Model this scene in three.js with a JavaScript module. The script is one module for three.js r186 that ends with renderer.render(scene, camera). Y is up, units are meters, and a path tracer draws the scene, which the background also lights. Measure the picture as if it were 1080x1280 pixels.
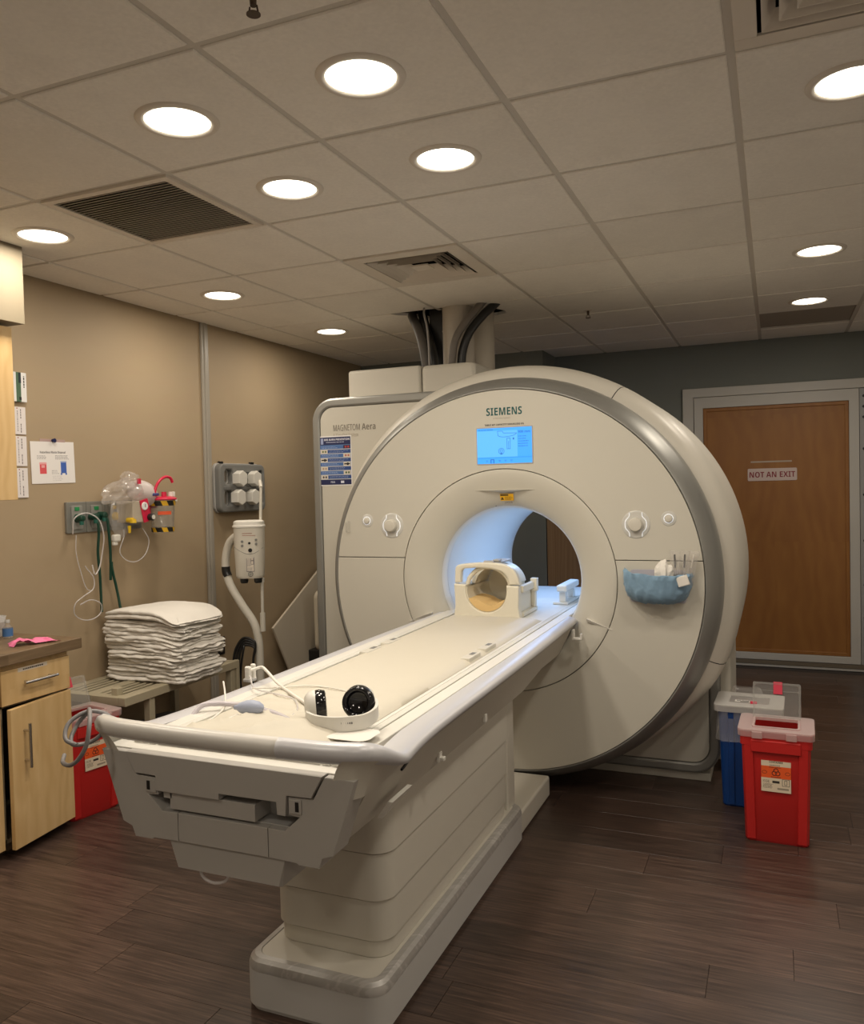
import * as THREE from 'three';
import { RoundedBoxGeometry } from 'three/addons/geometries/RoundedBoxGeometry.js';
import { TextGeometry } from 'three/addons/geometries/TextGeometry.js';
import { FontLoader } from 'three/addons/loaders/FontLoader.js';
import { mergeGeometries, mergeVertices, toCreasedNormals } from 'three/addons/utils/BufferGeometryUtils.js';
import { RectAreaLightUniformsLib } from 'three/addons/lights/RectAreaLightUniformsLib.js';

// ---------- camera, exposure ----------
const renderer = new THREE.WebGLRenderer({ antialias: true });
renderer.toneMapping = THREE.LinearToneMapping;
renderer.toneMappingExposure = 1.28;
renderer.shadowMap.enabled = true;
RectAreaLightUniformsLib.init();
const scene = new THREE.Scene();
scene.background = new THREE.Color(0x000000);
const RAD = Math.PI / 180;
const camera = new THREE.PerspectiveCamera(2 * Math.atan(640 / 1022.3) / RAD, 1080 / 1280, 0.05, 60);
camera.position.set(0, 1.5, 0);
camera.rotation.set(-1.77 * RAD, 22.73 * RAD, -1.39 * RAD, 'YXZ');
scene.add(camera);
const LAMP = { intensity: 66, color: new THREE.Color().setRGB(1, 0.89, 0.75) };
const BORE = { intensity: 42, color: new THREE.Color().setRGB(0.30, 0.52, 1.0) };

// ---------- helpers ----------
let seed = 7;
const rnd = () => { seed = (seed * 1664525 + 1013904223) >>> 0; return seed / 4294967296; };
const hash = (x, y, s = 0) => { let h = (x * 374761393 + y * 668265263 + s * 974711) | 0; h = Math.imul(h ^ (h >>> 13), 1274126177); return ((h ^ (h >>> 16)) >>> 0) / 4294967296; };
function vnoise(x, y, s = 0) {
  const xi = Math.floor(x), yi = Math.floor(y), fx = x - xi, fy = y - yi, u = fx * fx * (3 - 2 * fx), v = fy * fy * (3 - 2 * fy);
  const a = hash(xi, yi, s), b = hash(xi + 1, yi, s), c = hash(xi, yi + 1, s), d = hash(xi + 1, yi + 1, s);
  return a + (b - a) * u + (c - a) * v + (a - b - c + d) * u * v;
}
const fbm = (x, y, s = 0, o = 4) => { let t = 0, a = 0.5, n = 0; for (let i = 0; i < o; i++) { t += a * vnoise(x, y, s + i * 17); n += a; x *= 2.03; y *= 2.03; a *= 0.5; } return t / n; };
const used = {};
const numbered = n => { used[n] = (used[n] ?? -1) + 1; return used[n] ? n + '_' + String(used[n]).padStart(3, '0') : n; };
function shade(o) { o.traverse(m => { if (m.isMesh) { m.castShadow = true; m.receiveShadow = true; } }); return o; }
function flat(gs) {
  gs = (Array.isArray(gs) ? gs : [gs]).map(g => { const q = g.index ? g.toNonIndexed() : g; for (const k of Object.keys(q.attributes)) if (!['position', 'normal', 'uv'].includes(k)) q.deleteAttribute(k); if (!q.attributes.uv) q.setAttribute('uv', new THREE.Float32BufferAttribute(new Float32Array(q.attributes.position.count * 2), 2)); if (!q.attributes.normal) q.computeVertexNormals(); return q; });
  return gs.length > 1 ? mergeGeometries(gs) : gs[0];
}
function part(name, gs, m, parent) { const o = new THREE.Mesh(flat(gs), m); o.name = name; o.castShadow = o.receiveShadow = true; parent.add(o); return o; }
function thing(name, label, category, [x, y, z] = [0, 0, 0], turn = 0, group) {
  const o = new THREE.Group(); o.name = numbered(name); scene.add(o); o.position.set(x, y, z); o.rotation.y = turn;
  o.userData = { label, category }; if (group) o.userData.group = group; return o;
}
function single(name, gs, m, label, category, pos = [0, 0, 0], group, turn = 0) {
  const o = new THREE.Mesh(flat(gs), m); o.name = numbered(name); o.castShadow = o.receiveShadow = true; scene.add(o); o.position.set(...pos); o.rotation.y = turn;
  o.userData = { label, category }; if (group) o.userData.group = group; return o;
}
function struct(name, gs, m, label, category) {
  const o = gs ? new THREE.Mesh(flat(gs), m) : new THREE.Group(); o.name = name; o.castShadow = o.receiveShadow = true; scene.add(o);
  o.userData = { kind: 'structure', label, category }; return o;
}
const bx = (w, h, d, x = 0, y = 0, z = 0, r = 0) => { const g = r ? new RoundedBoxGeometry(w, h, d, 2, Math.min(r, w / 2.05, h / 2.05, d / 2.05)) : new THREE.BoxGeometry(w, h, d); g.translate(x, y, z); return g; };
const span = (x0, x1, y0, y1, z0, z1, r = 0) => bx(Math.abs(x1 - x0), Math.abs(y1 - y0), Math.abs(z1 - z0), (x0 + x1) / 2, (y0 + y1) / 2, (z0 + z1) / 2, r);
const cyl = (r0, r1, h, x = 0, y = 0, z = 0, seg = 24) => { const g = new THREE.CylinderGeometry(r1, r0, h, seg); g.translate(x, y, z); return g; };
const rod = (a, b, r, seg = 12) => { const A = new THREE.Vector3(...a), B = new THREE.Vector3(...b), d = B.clone().sub(A); const g = new THREE.CylinderGeometry(r, r, d.length(), seg); g.applyQuaternion(new THREE.Quaternion().setFromUnitVectors(new THREE.Vector3(0, 1, 0), d.clone().normalize())); const c = A.add(B).multiplyScalar(0.5); g.translate(c.x, c.y, c.z); return g; };
const tube = (pts, r, n = 0, seg = 8, closed = false) => new THREE.TubeGeometry(new THREE.CatmullRomCurve3(pts.map(p => new THREE.Vector3(...p)), closed, 'centripetal'), n || pts.length * 8, r, seg, closed);
const lathe = (pts, seg = 48) => new THREE.LatheGeometry(pts.map(p => new THREE.Vector2(...p)), seg);
const latheZ = (pts, seg = 128) => lathe(pts, seg).rotateX(Math.PI / 2);   // profile (r, z)
const poly = pts => { const s = new THREE.Shape(); pts.forEach(([x, y], i) => i ? s.lineTo(x, y) : s.moveTo(x, y)); s.closePath(); return s; };
const ext = (s, d, b = 0, seg = 24) => new THREE.ExtrudeGeometry(s, b ? { depth: d - 2 * b, bevelEnabled: true, bevelThickness: b, bevelSize: b, bevelOffset: -b, bevelSegments: 2, curveSegments: seg } : { depth: d, bevelEnabled: false, curveSegments: seg }).translate(0, 0, b);
function rrect(w, h, r, cx = 0, cy = 0) { const s = new THREE.Shape(), x0 = cx - w / 2, x1 = cx + w / 2, y0 = cy - h / 2, y1 = cy + h / 2; s.moveTo(x0 + r, y0); s.lineTo(x1 - r, y0); s.absarc(x1 - r, y0 + r, r, -Math.PI / 2, 0); s.lineTo(x1, y1 - r); s.absarc(x1 - r, y1 - r, r, 0, Math.PI / 2); s.lineTo(x0 + r, y1); s.absarc(x0 + r, y1 - r, r, Math.PI / 2, Math.PI); s.lineTo(x0, y0 + r); s.absarc(x0 + r, y0 + r, r, Math.PI, Math.PI * 1.5); return s; }
// a surface through rings of points (each ring the same number of points)
function loft(rings, { closed = true, capA = false, capB = false, crease = 0.6 } = {}) {
  const pos = [], n = rings[0].length, push = (a, b, c) => { pos.push(...a, ...b, ...c); };
  for (let i = 0; i + 1 < rings.length; i++) for (let j = 0; j < (closed ? n : n - 1); j++) { const a = rings[i][j], b = rings[i][(j + 1) % n], c = rings[i + 1][(j + 1) % n], d = rings[i + 1][j]; push(a, b, c); push(a, c, d); }
  const cap = (r, flip) => { const c = [0, 1, 2].map(k => r.reduce((t, p) => t + p[k], 0) / n); for (let j = 0; j < n; j++) { const a = r[j], b = r[(j + 1) % n]; flip ? push(c, a, b) : push(c, b, a); } };
  if (capA) cap(rings[0], false); if (capB) cap(rings[rings.length - 1], true);
  let g = new THREE.BufferGeometry(); g.setAttribute('position', new THREE.Float32BufferAttribute(pos, 3));
  g = toCreasedNormals(mergeVertices(g, 1e-5), crease);
  const p = g.attributes.position, uv = new Float32Array(p.count * 2); for (let i = 0; i < p.count; i++) { uv[2 * i] = p.getX(i) + p.getZ(i); uv[2 * i + 1] = p.getY(i); } g.setAttribute('uv', new THREE.BufferAttribute(uv, 2));
  return g;
}
function ringXZ(w, d, r, y, n = 6, cx = 0, cz = 0) { const o = []; for (const [sx, sz, a0] of [[1, 1, 0], [-1, 1, 90], [-1, -1, 180], [1, -1, 270]]) for (let i = 0; i <= n; i++) { const a = (a0 + 90 * i / n) * RAD; o.push([cx + sx * (w / 2 - r) + r * Math.cos(a), y, cz + sz * (d / 2 - r) + r * Math.sin(a)]); } return o; }
const frustum = (list, n = 5) => loft(list.map(([w, d, r, y, cx = 0, cz = 0]) => ringXZ(w, d, r, y, n, cx, cz)), { capA: true, capB: true, crease: 0.5 });

// ---------- materials ----------
const lin = (r, g, b) => new THREE.Color().setRGB(r, g, b);
const mat = (r, g, b, rough = 0.5, o = {}) => new THREE.MeshStandardMaterial({ color: lin(r, g, b), roughness: rough, ...o });
function dataTex(w, h, fn, { srgb = false, rep = [1, 1] } = {}) {
  const d = new Uint8Array(w * h * 4); for (let y = 0; y < h; y++) for (let x = 0; x < w; x++) { const c = fn(x / w, y / h), i = 4 * (y * w + x); d[i] = 255 * Math.min(1, Math.max(0, c[0])); d[i + 1] = 255 * Math.min(1, Math.max(0, c[1])); d[i + 2] = 255 * Math.min(1, Math.max(0, c[2])); d[i + 3] = 255; }
  const t = new THREE.DataTexture(d, w, h); t.magFilter = t.minFilter = THREE.LinearFilter; t.wrapS = t.wrapT = THREE.RepeatWrapping; if (srgb) t.colorSpace = THREE.SRGBColorSpace; t.repeat.set(...rep); t.needsUpdate = true; return t;
}
function canvasTex(w, h, draw) { const c = document.createElement('canvas'); c.width = w; c.height = h; const x = c.getContext('2d'); draw(x, w, h); const t = new THREE.CanvasTexture(c); t.colorSpace = THREE.SRGBColorSpace; return t; }
const tileable = (x, y, fx, fy, s) => { const a = fbm(x * fx, y * fy, s), b = fbm((x - 1) * fx, y * fy, s), c = fbm(x * fx, (y - 1) * fy, s), d = fbm((x - 1) * fx, (y - 1) * fy, s); return a * (1 - x) * (1 - y) + b * x * (1 - y) + c * (1 - x) * y + d * x * y; };
const fineBump = dataTex(256, 256, (x, y) => { const v = tileable(x, y, 60, 60, 3); return [v, v, v]; });
const wallBump = dataTex(256, 256, (x, y) => { const v = tileable(x, y, 40, 40, 11); return [v, v, v]; });
const wallTint = (r, g, b, s) => dataTex(256, 256, (x, y) => { const v = 0.96 + 0.08 * tileable(x, y, 9, 9, s); return [r * v, g * v, b * v]; }, { srgb: true });
const M = {};
M.wallTan = mat(1, 1, 1, 0.62, { map: wallTint(0.66, 0.585, 0.475, 21), bumpMap: wallBump, bumpScale: 0.0006 });
M.wallGrey = mat(1, 1, 1, 0.75, { map: wallTint(0.46, 0.475, 0.455, 33), bumpMap: wallBump, bumpScale: 0.0006 });
M.wallOther = mat(0.80, 0.785, 0.75, 0.7);
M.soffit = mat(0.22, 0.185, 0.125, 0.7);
M.tile = [0, 1, 2].map(i => mat(1, 1, 1, 0.95, { map: dataTex(256, 256, (x, y) => { const n = tileable(x, y, 70, 70, 50 + i), m = tileable(x, y, 6, 6, 60 + i), v = 0.955 + 0.07 * (n - 0.5) + 0.05 * (m - 0.5) - 0.012 * i; return [v * 0.985, v * 0.965, v * 0.93]; }, { srgb: true }), bumpMap: fineBump, bumpScale: 0.0008 }));
M.tee = mat(0.62, 0.58, 0.52, 0.6);
M.deck = mat(0.03, 0.03, 0.03, 0.95);
M.plastic = mat(0.61, 0.58, 0.505, 0.42);
M.plasticFlat = mat(0.575, 0.55, 0.475, 0.5);
M.white = mat(0.72, 0.70, 0.64, 0.4);
M.silver = mat(0.32, 0.32, 0.30, 0.45, { metalness: 0.6 });
M.rim = mat(0.58, 0.58, 0.60, 0.38, { metalness: 0.2 });
M.endGrey = mat(0.42, 0.40, 0.37, 0.5);
M.gap = mat(0.015, 0.015, 0.015, 0.9);
M.black = mat(0.012, 0.012, 0.012, 0.35);
M.blackGloss = mat(0.008, 0.008, 0.009, 0.12);
M.steel = mat(0.55, 0.53, 0.5, 0.25, { metalness: 1 });
M.chrome = mat(0.75, 0.74, 0.72, 0.15, { metalness: 1 });
M.lens = new THREE.MeshStandardMaterial({ color: 0xffffff, emissive: lin(1, 0.93, 0.78), emissiveIntensity: 6, roughness: 0.6 });
M.trimWhite = mat(0.72, 0.66, 0.58, 0.5);
M.pad = mat(0.595, 0.555, 0.46, 0.55, { bumpMap: wallBump, bumpScale: 0.0008 });
M.coil = mat(0.74, 0.70, 0.58, 0.4);
M.foam = mat(0.72, 0.50, 0.22, 0.8);
M.linen = mat(0.80, 0.77, 0.71, 0.95, { bumpMap: fineBump, bumpScale: 0.0012 });
M.red = mat(0.50, 0.018, 0.016, 0.38);
M.blue = mat(0.004, 0.042, 0.19, 0.35);
M.lid = new THREE.MeshPhysicalMaterial({ color: lin(0.90, 0.76, 0.75), roughness: 0.45, transmission: 0.75, thickness: 0 });
M.lidGrey = new THREE.MeshPhysicalMaterial({ color: lin(0.82, 0.80, 0.77), roughness: 0.45, transmission: 0.6, thickness: 0 });
M.clear = new THREE.MeshPhysicalMaterial({ color: lin(0.93, 0.93, 0.92), roughness: 0.08, transmission: 0.93, thickness: 0, ior: 1.45 });
M.film = new THREE.MeshPhysicalMaterial({ color: lin(0.95, 0.94, 0.93), roughness: 0.12, transmission: 0.88, thickness: 0, ior: 1.45 });
M.tubing = new THREE.MeshPhysicalMaterial({ color: lin(0.90, 0.88, 0.88), roughness: 0.2, transmission: 0.55, thickness: 0, ior: 1.45 });
M.tubeWhite = mat(0.78, 0.75, 0.68, 0.4);
M.grey = mat(0.19, 0.19, 0.18, 0.5);
M.greyLight = mat(0.42, 0.41, 0.39, 0.5);
M.bench = mat(0.42, 0.37, 0.26, 0.55);
M.green = mat(0.006, 0.05, 0.03, 0.35);
M.yellow = mat(0.75, 0.50, 0.02, 0.4);
M.pink = mat(0.85, 0.20, 0.38, 0.7);
M.paper = mat(0.80, 0.79, 0.78, 0.8);
M.frameWhite = mat(0.52, 0.50, 0.46, 0.5);
M.magenta = mat(0.62, 0.015, 0.06, 0.35);
const woodTex = (w, h, base, dark, fx, fy, s) => dataTex(w, h, (x, y) => { const warp = 0.35 * fbm(x * 3, y * 3, s + 5), g = fbm(x * fx + warp * 2, y * fy + warp * 2, s), f = fbm(x * fx * 5, y * fy * 3, s + 9), rings = 0.5 + 0.5 * Math.sin((x * fx * 0.7 + 3 * fbm(x * 2.2, y * 1.3, s + 2)) * 9); let t = 0.5 * g + 0.25 * f + 0.25 * rings; t = Math.min(1, Math.max(0, (t - 0.2) * 1.5)); return [0, 1, 2].map(k => dark[k] + (base[k] - dark[k]) * t); }, { srgb: true });
M.maple = mat(1, 1, 1, 0.45, { map: woodTex(512, 512, [0.87, 0.75, 0.55], [0.79, 0.65, 0.44], 7, 1.2, 71) });
M.oak = mat(1, 1, 1, 0.5, { map: woodTex(512, 512, [0.62, 0.42, 0.19], [0.55, 0.355, 0.15], 9, 2.6, 83) });
M.walnut = mat(1, 1, 1, 0.5, { map: woodTex(256, 256, [0.64, 0.52, 0.38], [0.55, 0.43, 0.30], 12, 1.4, 93) });
M.counter = mat(1, 1, 1, 0.4, { map: dataTex(512, 512, (x, y) => { const t = 0.55 * fbm(x * 26, y * 3, 97) + 0.45 * fbm(x * 90, y * 6, 99); return [0.36 + 0.22 * t, 0.29 + 0.2 * t, 0.21 + 0.17 * t]; }, { srgb: true }) });
M.plank = [0, 1, 2, 3].map(i => { const f = (x, y) => 0.5 * fbm(x * 7 + i * 11, y * 26, 110 + i) + 0.5 * fbm(x * 16 + i * 5, y * 90, 120 + i); const k = [1, 0.9, 1.07, 0.96][i]; return mat(1, 1, 1, 0.38, { map: dataTex(1024, 256, (x, y) => { const t = f(x, y), h = 0.15 * fbm(x * 3, y * 3, 130 + i); const q = Math.pow(t, 1.25) * 1.25; return [(0.125 + 0.27 * q + h * 0.3) * k, (0.092 + 0.225 * q + h * 0.24) * k, (0.080 + 0.195 * q + h * 0.2) * k]; }, { srgb: true }), roughnessMap: dataTex(512, 128, (x, y) => { const v = 0.75 + 0.25 * f(x, y); return [v, v, v]; }) }); });
const font = await new FontLoader().loadAsync('fonts/droid/droid_sans_bold.typeface.json');
const fontR = await new FontLoader().loadAsync('fonts/droid/droid_sans_regular.typeface.json');
function text(str, size, f = font, depth = 0.001) { const g = new TextGeometry(str, { font: f, size, depth, curveSegments: 4, bevelEnabled: false }); g.computeBoundingBox(); const b = g.boundingBox; g.translate(-(b.min.x + b.max.x) / 2, -(b.min.y + b.max.y) / 2, 0); return g; }
// flat printed sheet facing +z, with a little thickness
function sheetMat(w, h, draw, o = {}) { return new THREE.MeshStandardMaterial({ map: canvasTex(w, h, draw), roughness: 0.7, ...o }); }
const sheetGeo = (w, h, t = 0.0008) => { const g = new THREE.BoxGeometry(w, h, t); g.translate(0, 0, t / 2); return g; };
const strokes = (x, x0, y0, w, n, gap, col, lw = 2) => { x.fillStyle = col; for (let i = 0; i < n; i++) { let p = x0; while (p < x0 + w * (0.7 + 0.3 * hash(i, Math.round(y0), 5))) { const l = 4 + 12 * hash(Math.round(p), Math.round(y0) + i, 6); x.fillRect(p, y0 + i * gap, l, lw); p += l + 4; } } };

// ---------- room ----------
const FLOOR = 0, CEIL = 2.6, TOP = 3.0, WL = -3.43, WR = 2.1, WB = -7.03, WF = 1.6;
const T = 0.61, GX0 = -1.312, GZ0 = -1.07;
struct('wall_left', span(WL - 0.12, WL, 0, TOP, WB - 0.12, WF + 0.12), M.wallTan, 'tan painted wall on the left with the gas outlets', 'wall');
struct('wall_back', span(WL, WR, 0, TOP, WB - 0.12, WB), M.wallGrey, 'dark grey green wall at the back holding the wooden door', 'wall');
struct('wall_back_left', span(WL, -1.745, 0, TOP, WB, -6.6), M.wallGrey, 'grey wall projection behind the scanner', 'wall');
struct('wall_right', span(WR, WR + 0.12, 0, TOP, WB - 0.12, WF + 0.12), M.wallOther, 'plain wall on the right of the room', 'wall');
struct('wall_front', span(WL, WR, 0, TOP, WF, WF + 0.12), M.wallOther, 'plain wall behind the viewer', 'wall');
struct('baseboard_back', span(-1.745, WR, 0, 0.07, WB, WB + 0.012), mat(0.05, 0.035, 0.025, 0.6), 'dark low baseboard along the back wall', 'baseboard');
{ // wall strip
  struct('trim_1', [span(WL, WL + 0.018, 0, CEIL, -4.42, -4.35, 0.006), span(WL, WL + 0.026, 0, CEIL, -4.40, -4.37, 0.006)], mat(0.36, 0.33, 0.28, 0.4), 'narrow grey vertical trim strip on the tan wall', 'trim');
}
{ // floor of planks
  const fl = struct('floor', null, null, 'dark brown wood plank vinyl floor', 'floor');
  part('subfloor', span(WL - 0.1, WR + 0.1, -0.1, -0.004, WB - 0.1, WF + 0.1), mat(0.05, 0.04, 0.035, 0.8), fl);
  const PW = 0.178, PL = 1.236, start = { '4': -0.478, '0': -0.2, '-2': -2.15, '5': -0.206, '1': 0.04, '-1': -0.95, '2': -0.62, '3': -1.05, '-3': -0.75, '-4': -1.5 };
  const cache = {};
  for (let k = -23; k < 25; k++) {
    const z1 = -2.613 - (k - 1) * PW, z0 = z1 - PW, za = Math.max(z0, WB), zb = Math.min(z1, WF); if (zb - za < 0.02) continue;
    const s = start[k] ?? (hash(k, 3, 8) * PL); let x = s - PL * Math.ceil((s - WL) / PL);
    for (let c = 0; x < WR; x += PL, c++) {
      const xa = Math.max(x, WL), xb = Math.min(x + PL, WR); if (xb - xa < 0.02) continue;
      const w = xb - xa - 0.0014, d = zb - za - 0.0006, key = w.toFixed(3) + d.toFixed(3);
      let g = cache[key]; if (!g) {
        const b = 0.0005; g = loft([ringXZ(w, d, 0.0006, -0.004, 1), ringXZ(w, d, 0.0006, -b, 1), ringXZ(w - 2 * b, d - 2 * b, 0.0005, 0, 1)], { capB: true, crease: 0.3 });
        const p = g.attributes.position, uv = g.attributes.uv; for (let i = 0; i < p.count; i++) uv.setXY(i, p.getX(i) / PL + 0.5, p.getZ(i) / PW + 0.5); cache[key] = g;
      }
      const m = new THREE.Mesh(g, M.plank[Math.floor(4 * hash(k + 40, c, 2))]); m.name = 'plank'; m.receiveShadow = m.castShadow = true; m.position.set((xa + xb) / 2, 0, (za + zb) / 2); fl.add(m);
    }
  }
}
const ceiling = struct('ceiling', null, null, 'white suspended tile ceiling on a metal grid', 'ceiling');
part('upper_slab', span(WL - 0.1, WR + 0.1, TOP, TOP + 0.1, WB - 0.1, WF + 0.1), M.deck, ceiling);
const special = new Set(['-2,2', '-1,4', '2,1', '-2,6', '-1,6']);
{
  const cache = {};
  const xs = [WL]; for (let i = -3; GX0 + i * T < WR - 0.05; i++) xs.push(GX0 + i * T); xs.push(WR);
  const zs = [WB]; for (let k = 9; GZ0 - k * T < WF - 0.05; k--) zs.push(GZ0 - k * T); zs.push(WF);
  for (let a = 0; a + 1 < xs.length; a++) for (let b = 0; b + 1 < zs.length; b++) {
    const i = a - 4, k = 9 - b; // column between lines i and i+1, row between k and k+1 (behind)
    if (special.has(i + ',' + k)) continue;
    const w = xs[a + 1] - xs[a] - 0.022, d = zs[b + 1] - zs[b] - 0.022, key = w.toFixed(3) + d.toFixed(3);
    let g = cache[key]; if (!g) { g = loft([ringXZ(w, d, 0.001, 2.620, 1), ringXZ(w, d, 0.001, 2.603, 1), ringXZ(w - 0.006, d - 0.006, 0.001, 2.6, 1)].reverse(), { capA: true, capB: true, crease: 0.3 }); const p = g.attributes.position, uv = g.attributes.uv; for (let q = 0; q < p.count; q++) uv.setXY(q, p.getX(q) / 0.61 + 0.5, p.getZ(q) / 0.61 + 0.5); cache[key] = g; }
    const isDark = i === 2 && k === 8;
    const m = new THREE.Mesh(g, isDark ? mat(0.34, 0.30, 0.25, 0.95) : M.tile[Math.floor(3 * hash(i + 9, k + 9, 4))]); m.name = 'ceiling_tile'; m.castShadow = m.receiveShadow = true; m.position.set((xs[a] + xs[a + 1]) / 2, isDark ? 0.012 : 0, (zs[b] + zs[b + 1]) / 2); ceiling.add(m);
  }
  for (let a = 1; a + 1 < xs.length; a++) part('grid_runner', span(xs[a] - 0.012, xs[a] + 0.012, 2.6055, 2.64, WB, WF), M.tee, ceiling);
  for (let b = 1; b + 1 < zs.length; b++) for (let a = 0; a + 1 < xs.length; a++) part('cross_tee', span(xs[a] + 0.012, xs[a + 1] - 0.012, 2.6055, 2.63, zs[b] - 0.012, zs[b] + 0.012), M.tee, ceiling);
  // the two tiles cut away around the pipes
  const tileAt = (x0, x1, z0, z1, hole) => { const s = poly([[x0 + 0.011, z0 + 0.011], [x1 - 0.011, z0 + 0.011], [x1 - 0.011, z1 - 0.011], [x0 + 0.011, z1 - 0.011]]); const g = ext(poly(hole), 0.018); g.rotateX(Math.PI / 2); g.translate(0, 2.62, 0); return g; };
  const x0 = GX0 - 2 * T, xm = GX0 - T, x1 = GX0, zn = GZ0 - 6 * T, zf = GZ0 - 7 * T, e = 0.011;
  // in the xz plane; z0 near edge (less negative)
  const L = [[x0 + e, zn - e], [-2.235, zn - e], [-2.215, zn - 0.06], [-2.14, zn - 0.13], [-2.09, zn - 0.22], [-2.06, zn - 0.33], [-2.0, zn - 0.40], [xm - e, zn - 0.42], [xm - e, zf + e], [x0 + e, zf + e]];
  const R = [[x1 - e, zn - e], [-1.78, zn - e], [-1.74, zn - 0.035], [-1.66, zn - 0.10], [-1.60, zn - 0.16], [-1.56, zn - 0.26], [-1.57, zn - 0.33], [-1.64, zn - 0.37], [-1.72, zn - 0.38], [-1.80, zn - 0.42], [xm + e, zn - 0.42], [xm + e, zf + e], [x1 - e, zf + e]];
  for (const h of [L, R]) part('cut_ceiling_tile', tileAt(0, 1, 0, 1, h), M.tile[0], ceiling);
}
// ---------- ceiling fittings ----------
const lampSpots = [[-1, 1, 'round downlight nearest the camera on the left, beside the slatted return grille'], [0, 1, 'largest round downlight at the top centre of the ceiling'], [-1, 2, 'round downlight right of the slatted return grille'], [0, 2, 'round downlight in the tile in front of the square air diffuser'], [2, 2, 'round downlight cut by the right edge of the picture'], [-3, 2, 'round downlight above the cream cabinet soffit at far left'], [-3, 4, 'middle round downlight along the tan wall'], [-3, 6, 'small distant round downlight at the far end of the tan wall'], [2, 5, 'upper of the two distant downlights above the wooden door'], [2, 7, 'farthest and lowest downlight above the wooden door'], [-3, 0, 'unseen downlight added for fill light outside the picture, above the maple base cabinets'], [2, 0, 'unseen downlight added for fill light outside the picture, to the right of the viewer'], [-1, -2, 'unseen downlight added for fill light outside the picture, behind the viewer on the left'], [2, -3, 'unseen downlight added for fill light outside the picture, behind the viewer on the right'], [4, 2, 'unseen downlight added near the right wall to brighten the ceiling']];  // entries outside the picture are unseen fill lamps, added to brighten room and ceiling
for (const [i, k, label] of lampSpots) {
  const x = GX0 + (i + 0.5) * T, z = GZ0 - (k + 0.5) * T;
  const t = thing('ceiling_downlight', label, 'downlight', [x, CEIL, z], 0, 'round ceiling downlights');
  part('trim_ring', lathe([[0.094, 0.004], [0.097, -0.006], [0.108, -0.008], [0.119, -0.005], [0.122, 0.0]], 48), M.trimWhite, t);
  part('lens', lathe([[0.0001, -0.003], [0.06, -0.003], [0.095, -0.001]], 48), M.lens, t);
  const l = new THREE.RectAreaLight(LAMP.color, LAMP.intensity, 0.17, 0.17); l.position.set(0, -0.012, 0); l.rotation.x = -Math.PI / 2; t.add(l);
}
function boxFrame(a, b, y0, y1) { const A = a / 2, B = b / 2; return [span(-A, A, y0, y1, B, A, 0.002), span(-A, A, y0, y1, -A, -B, 0.002), span(-A, -B, y0, y1, -B, B, 0.002), span(B, A, y0, y1, -B, B, 0.002)]; }
{ // return grille
  const x0 = GX0 - 2 * T, z1 = GZ0 - 2 * T, t = thing('return_air_grille', 'square slatted dark return air grille in the ceiling', 'air grille', [x0 + T / 2, 2.6, z1 - T / 2]);
  part('frame', boxFrame(0.588, 0.53, -0.006, 0.008), M.trimWhite, t);
  part('duct', [span(-0.265, 0.265, 0.14, 0.15, -0.265, 0.265), span(-0.275, -0.265, 0, 0.15, -0.275, 0.275), span(0.265, 0.275, 0, 0.15, -0.275, 0.275), span(-0.265, 0.265, 0, 0.15, -0.275, -0.265), span(-0.265, 0.265, 0, 0.15, 0.265, 0.275)], M.gap, t);
  const sl = new THREE.BoxGeometry(0.53, 0.0016, 0.017).rotateX(0.62);
  for (let j = 0; j < 27; j++) { const m = part('slat', sl, M.trimWhite, t); m.position.set(0, 0.004, -0.26 + j * 0.02); }
}
function diffuser(i, k, label, sz, open) {
  const t = thing('air_diffuser', label, 'air diffuser', [GX0 + (i + 0.5) * T, 2.6, GZ0 - (k + 0.5) * T]);
  part('frame', boxFrame(0.588, sz, -0.004, 0.006), M.trimWhite, t);
  part('duct', [span(-sz / 2, sz / 2, 0.12, 0.13, -sz / 2, sz / 2), ...[-1, 1].flatMap(q => [span(q * sz / 2, q * (sz / 2 + 0.01), 0.004, 0.13, -sz / 2, sz / 2), span(-sz / 2, sz / 2, 0.004, 0.13, q * sz / 2, q * (sz / 2 + 0.01))])], M.gap, t);
  const n = 5, step = (sz - 0.09) / n;
  for (let j = 0; j < n; j++) {
    const a = sz - 0.02 - j * step, b = a - 2 * 0.032;
    if (j === n - 1) { part('centre_plate', frustum([[a - 0.05, a - 0.05, 0.002, -0.002], [a - 0.05, a - 0.05, 0.002, 0.006]]), M.trimWhite, t); break; }
    part('louver', loft([ringXZ(a, a, 0.002, -0.004, 1), ringXZ(a - 0.004, a - 0.004, 0.002, -0.003, 1), ringXZ(b, b, 0.002, 0.034, 1), ringXZ(b + 0.006, b + 0.006, 0.002, 0.036, 1)].map(r => r), { crease: 0.3 }), M.trimWhite, t);
  }
}
diffuser(-1, 4, 'square nested air diffuser in the ceiling before the pipe opening', 0.44, 1);
diffuser(2, 1, 'square nested air diffuser at the top right corner of the ceiling', 0.48, 1);
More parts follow.
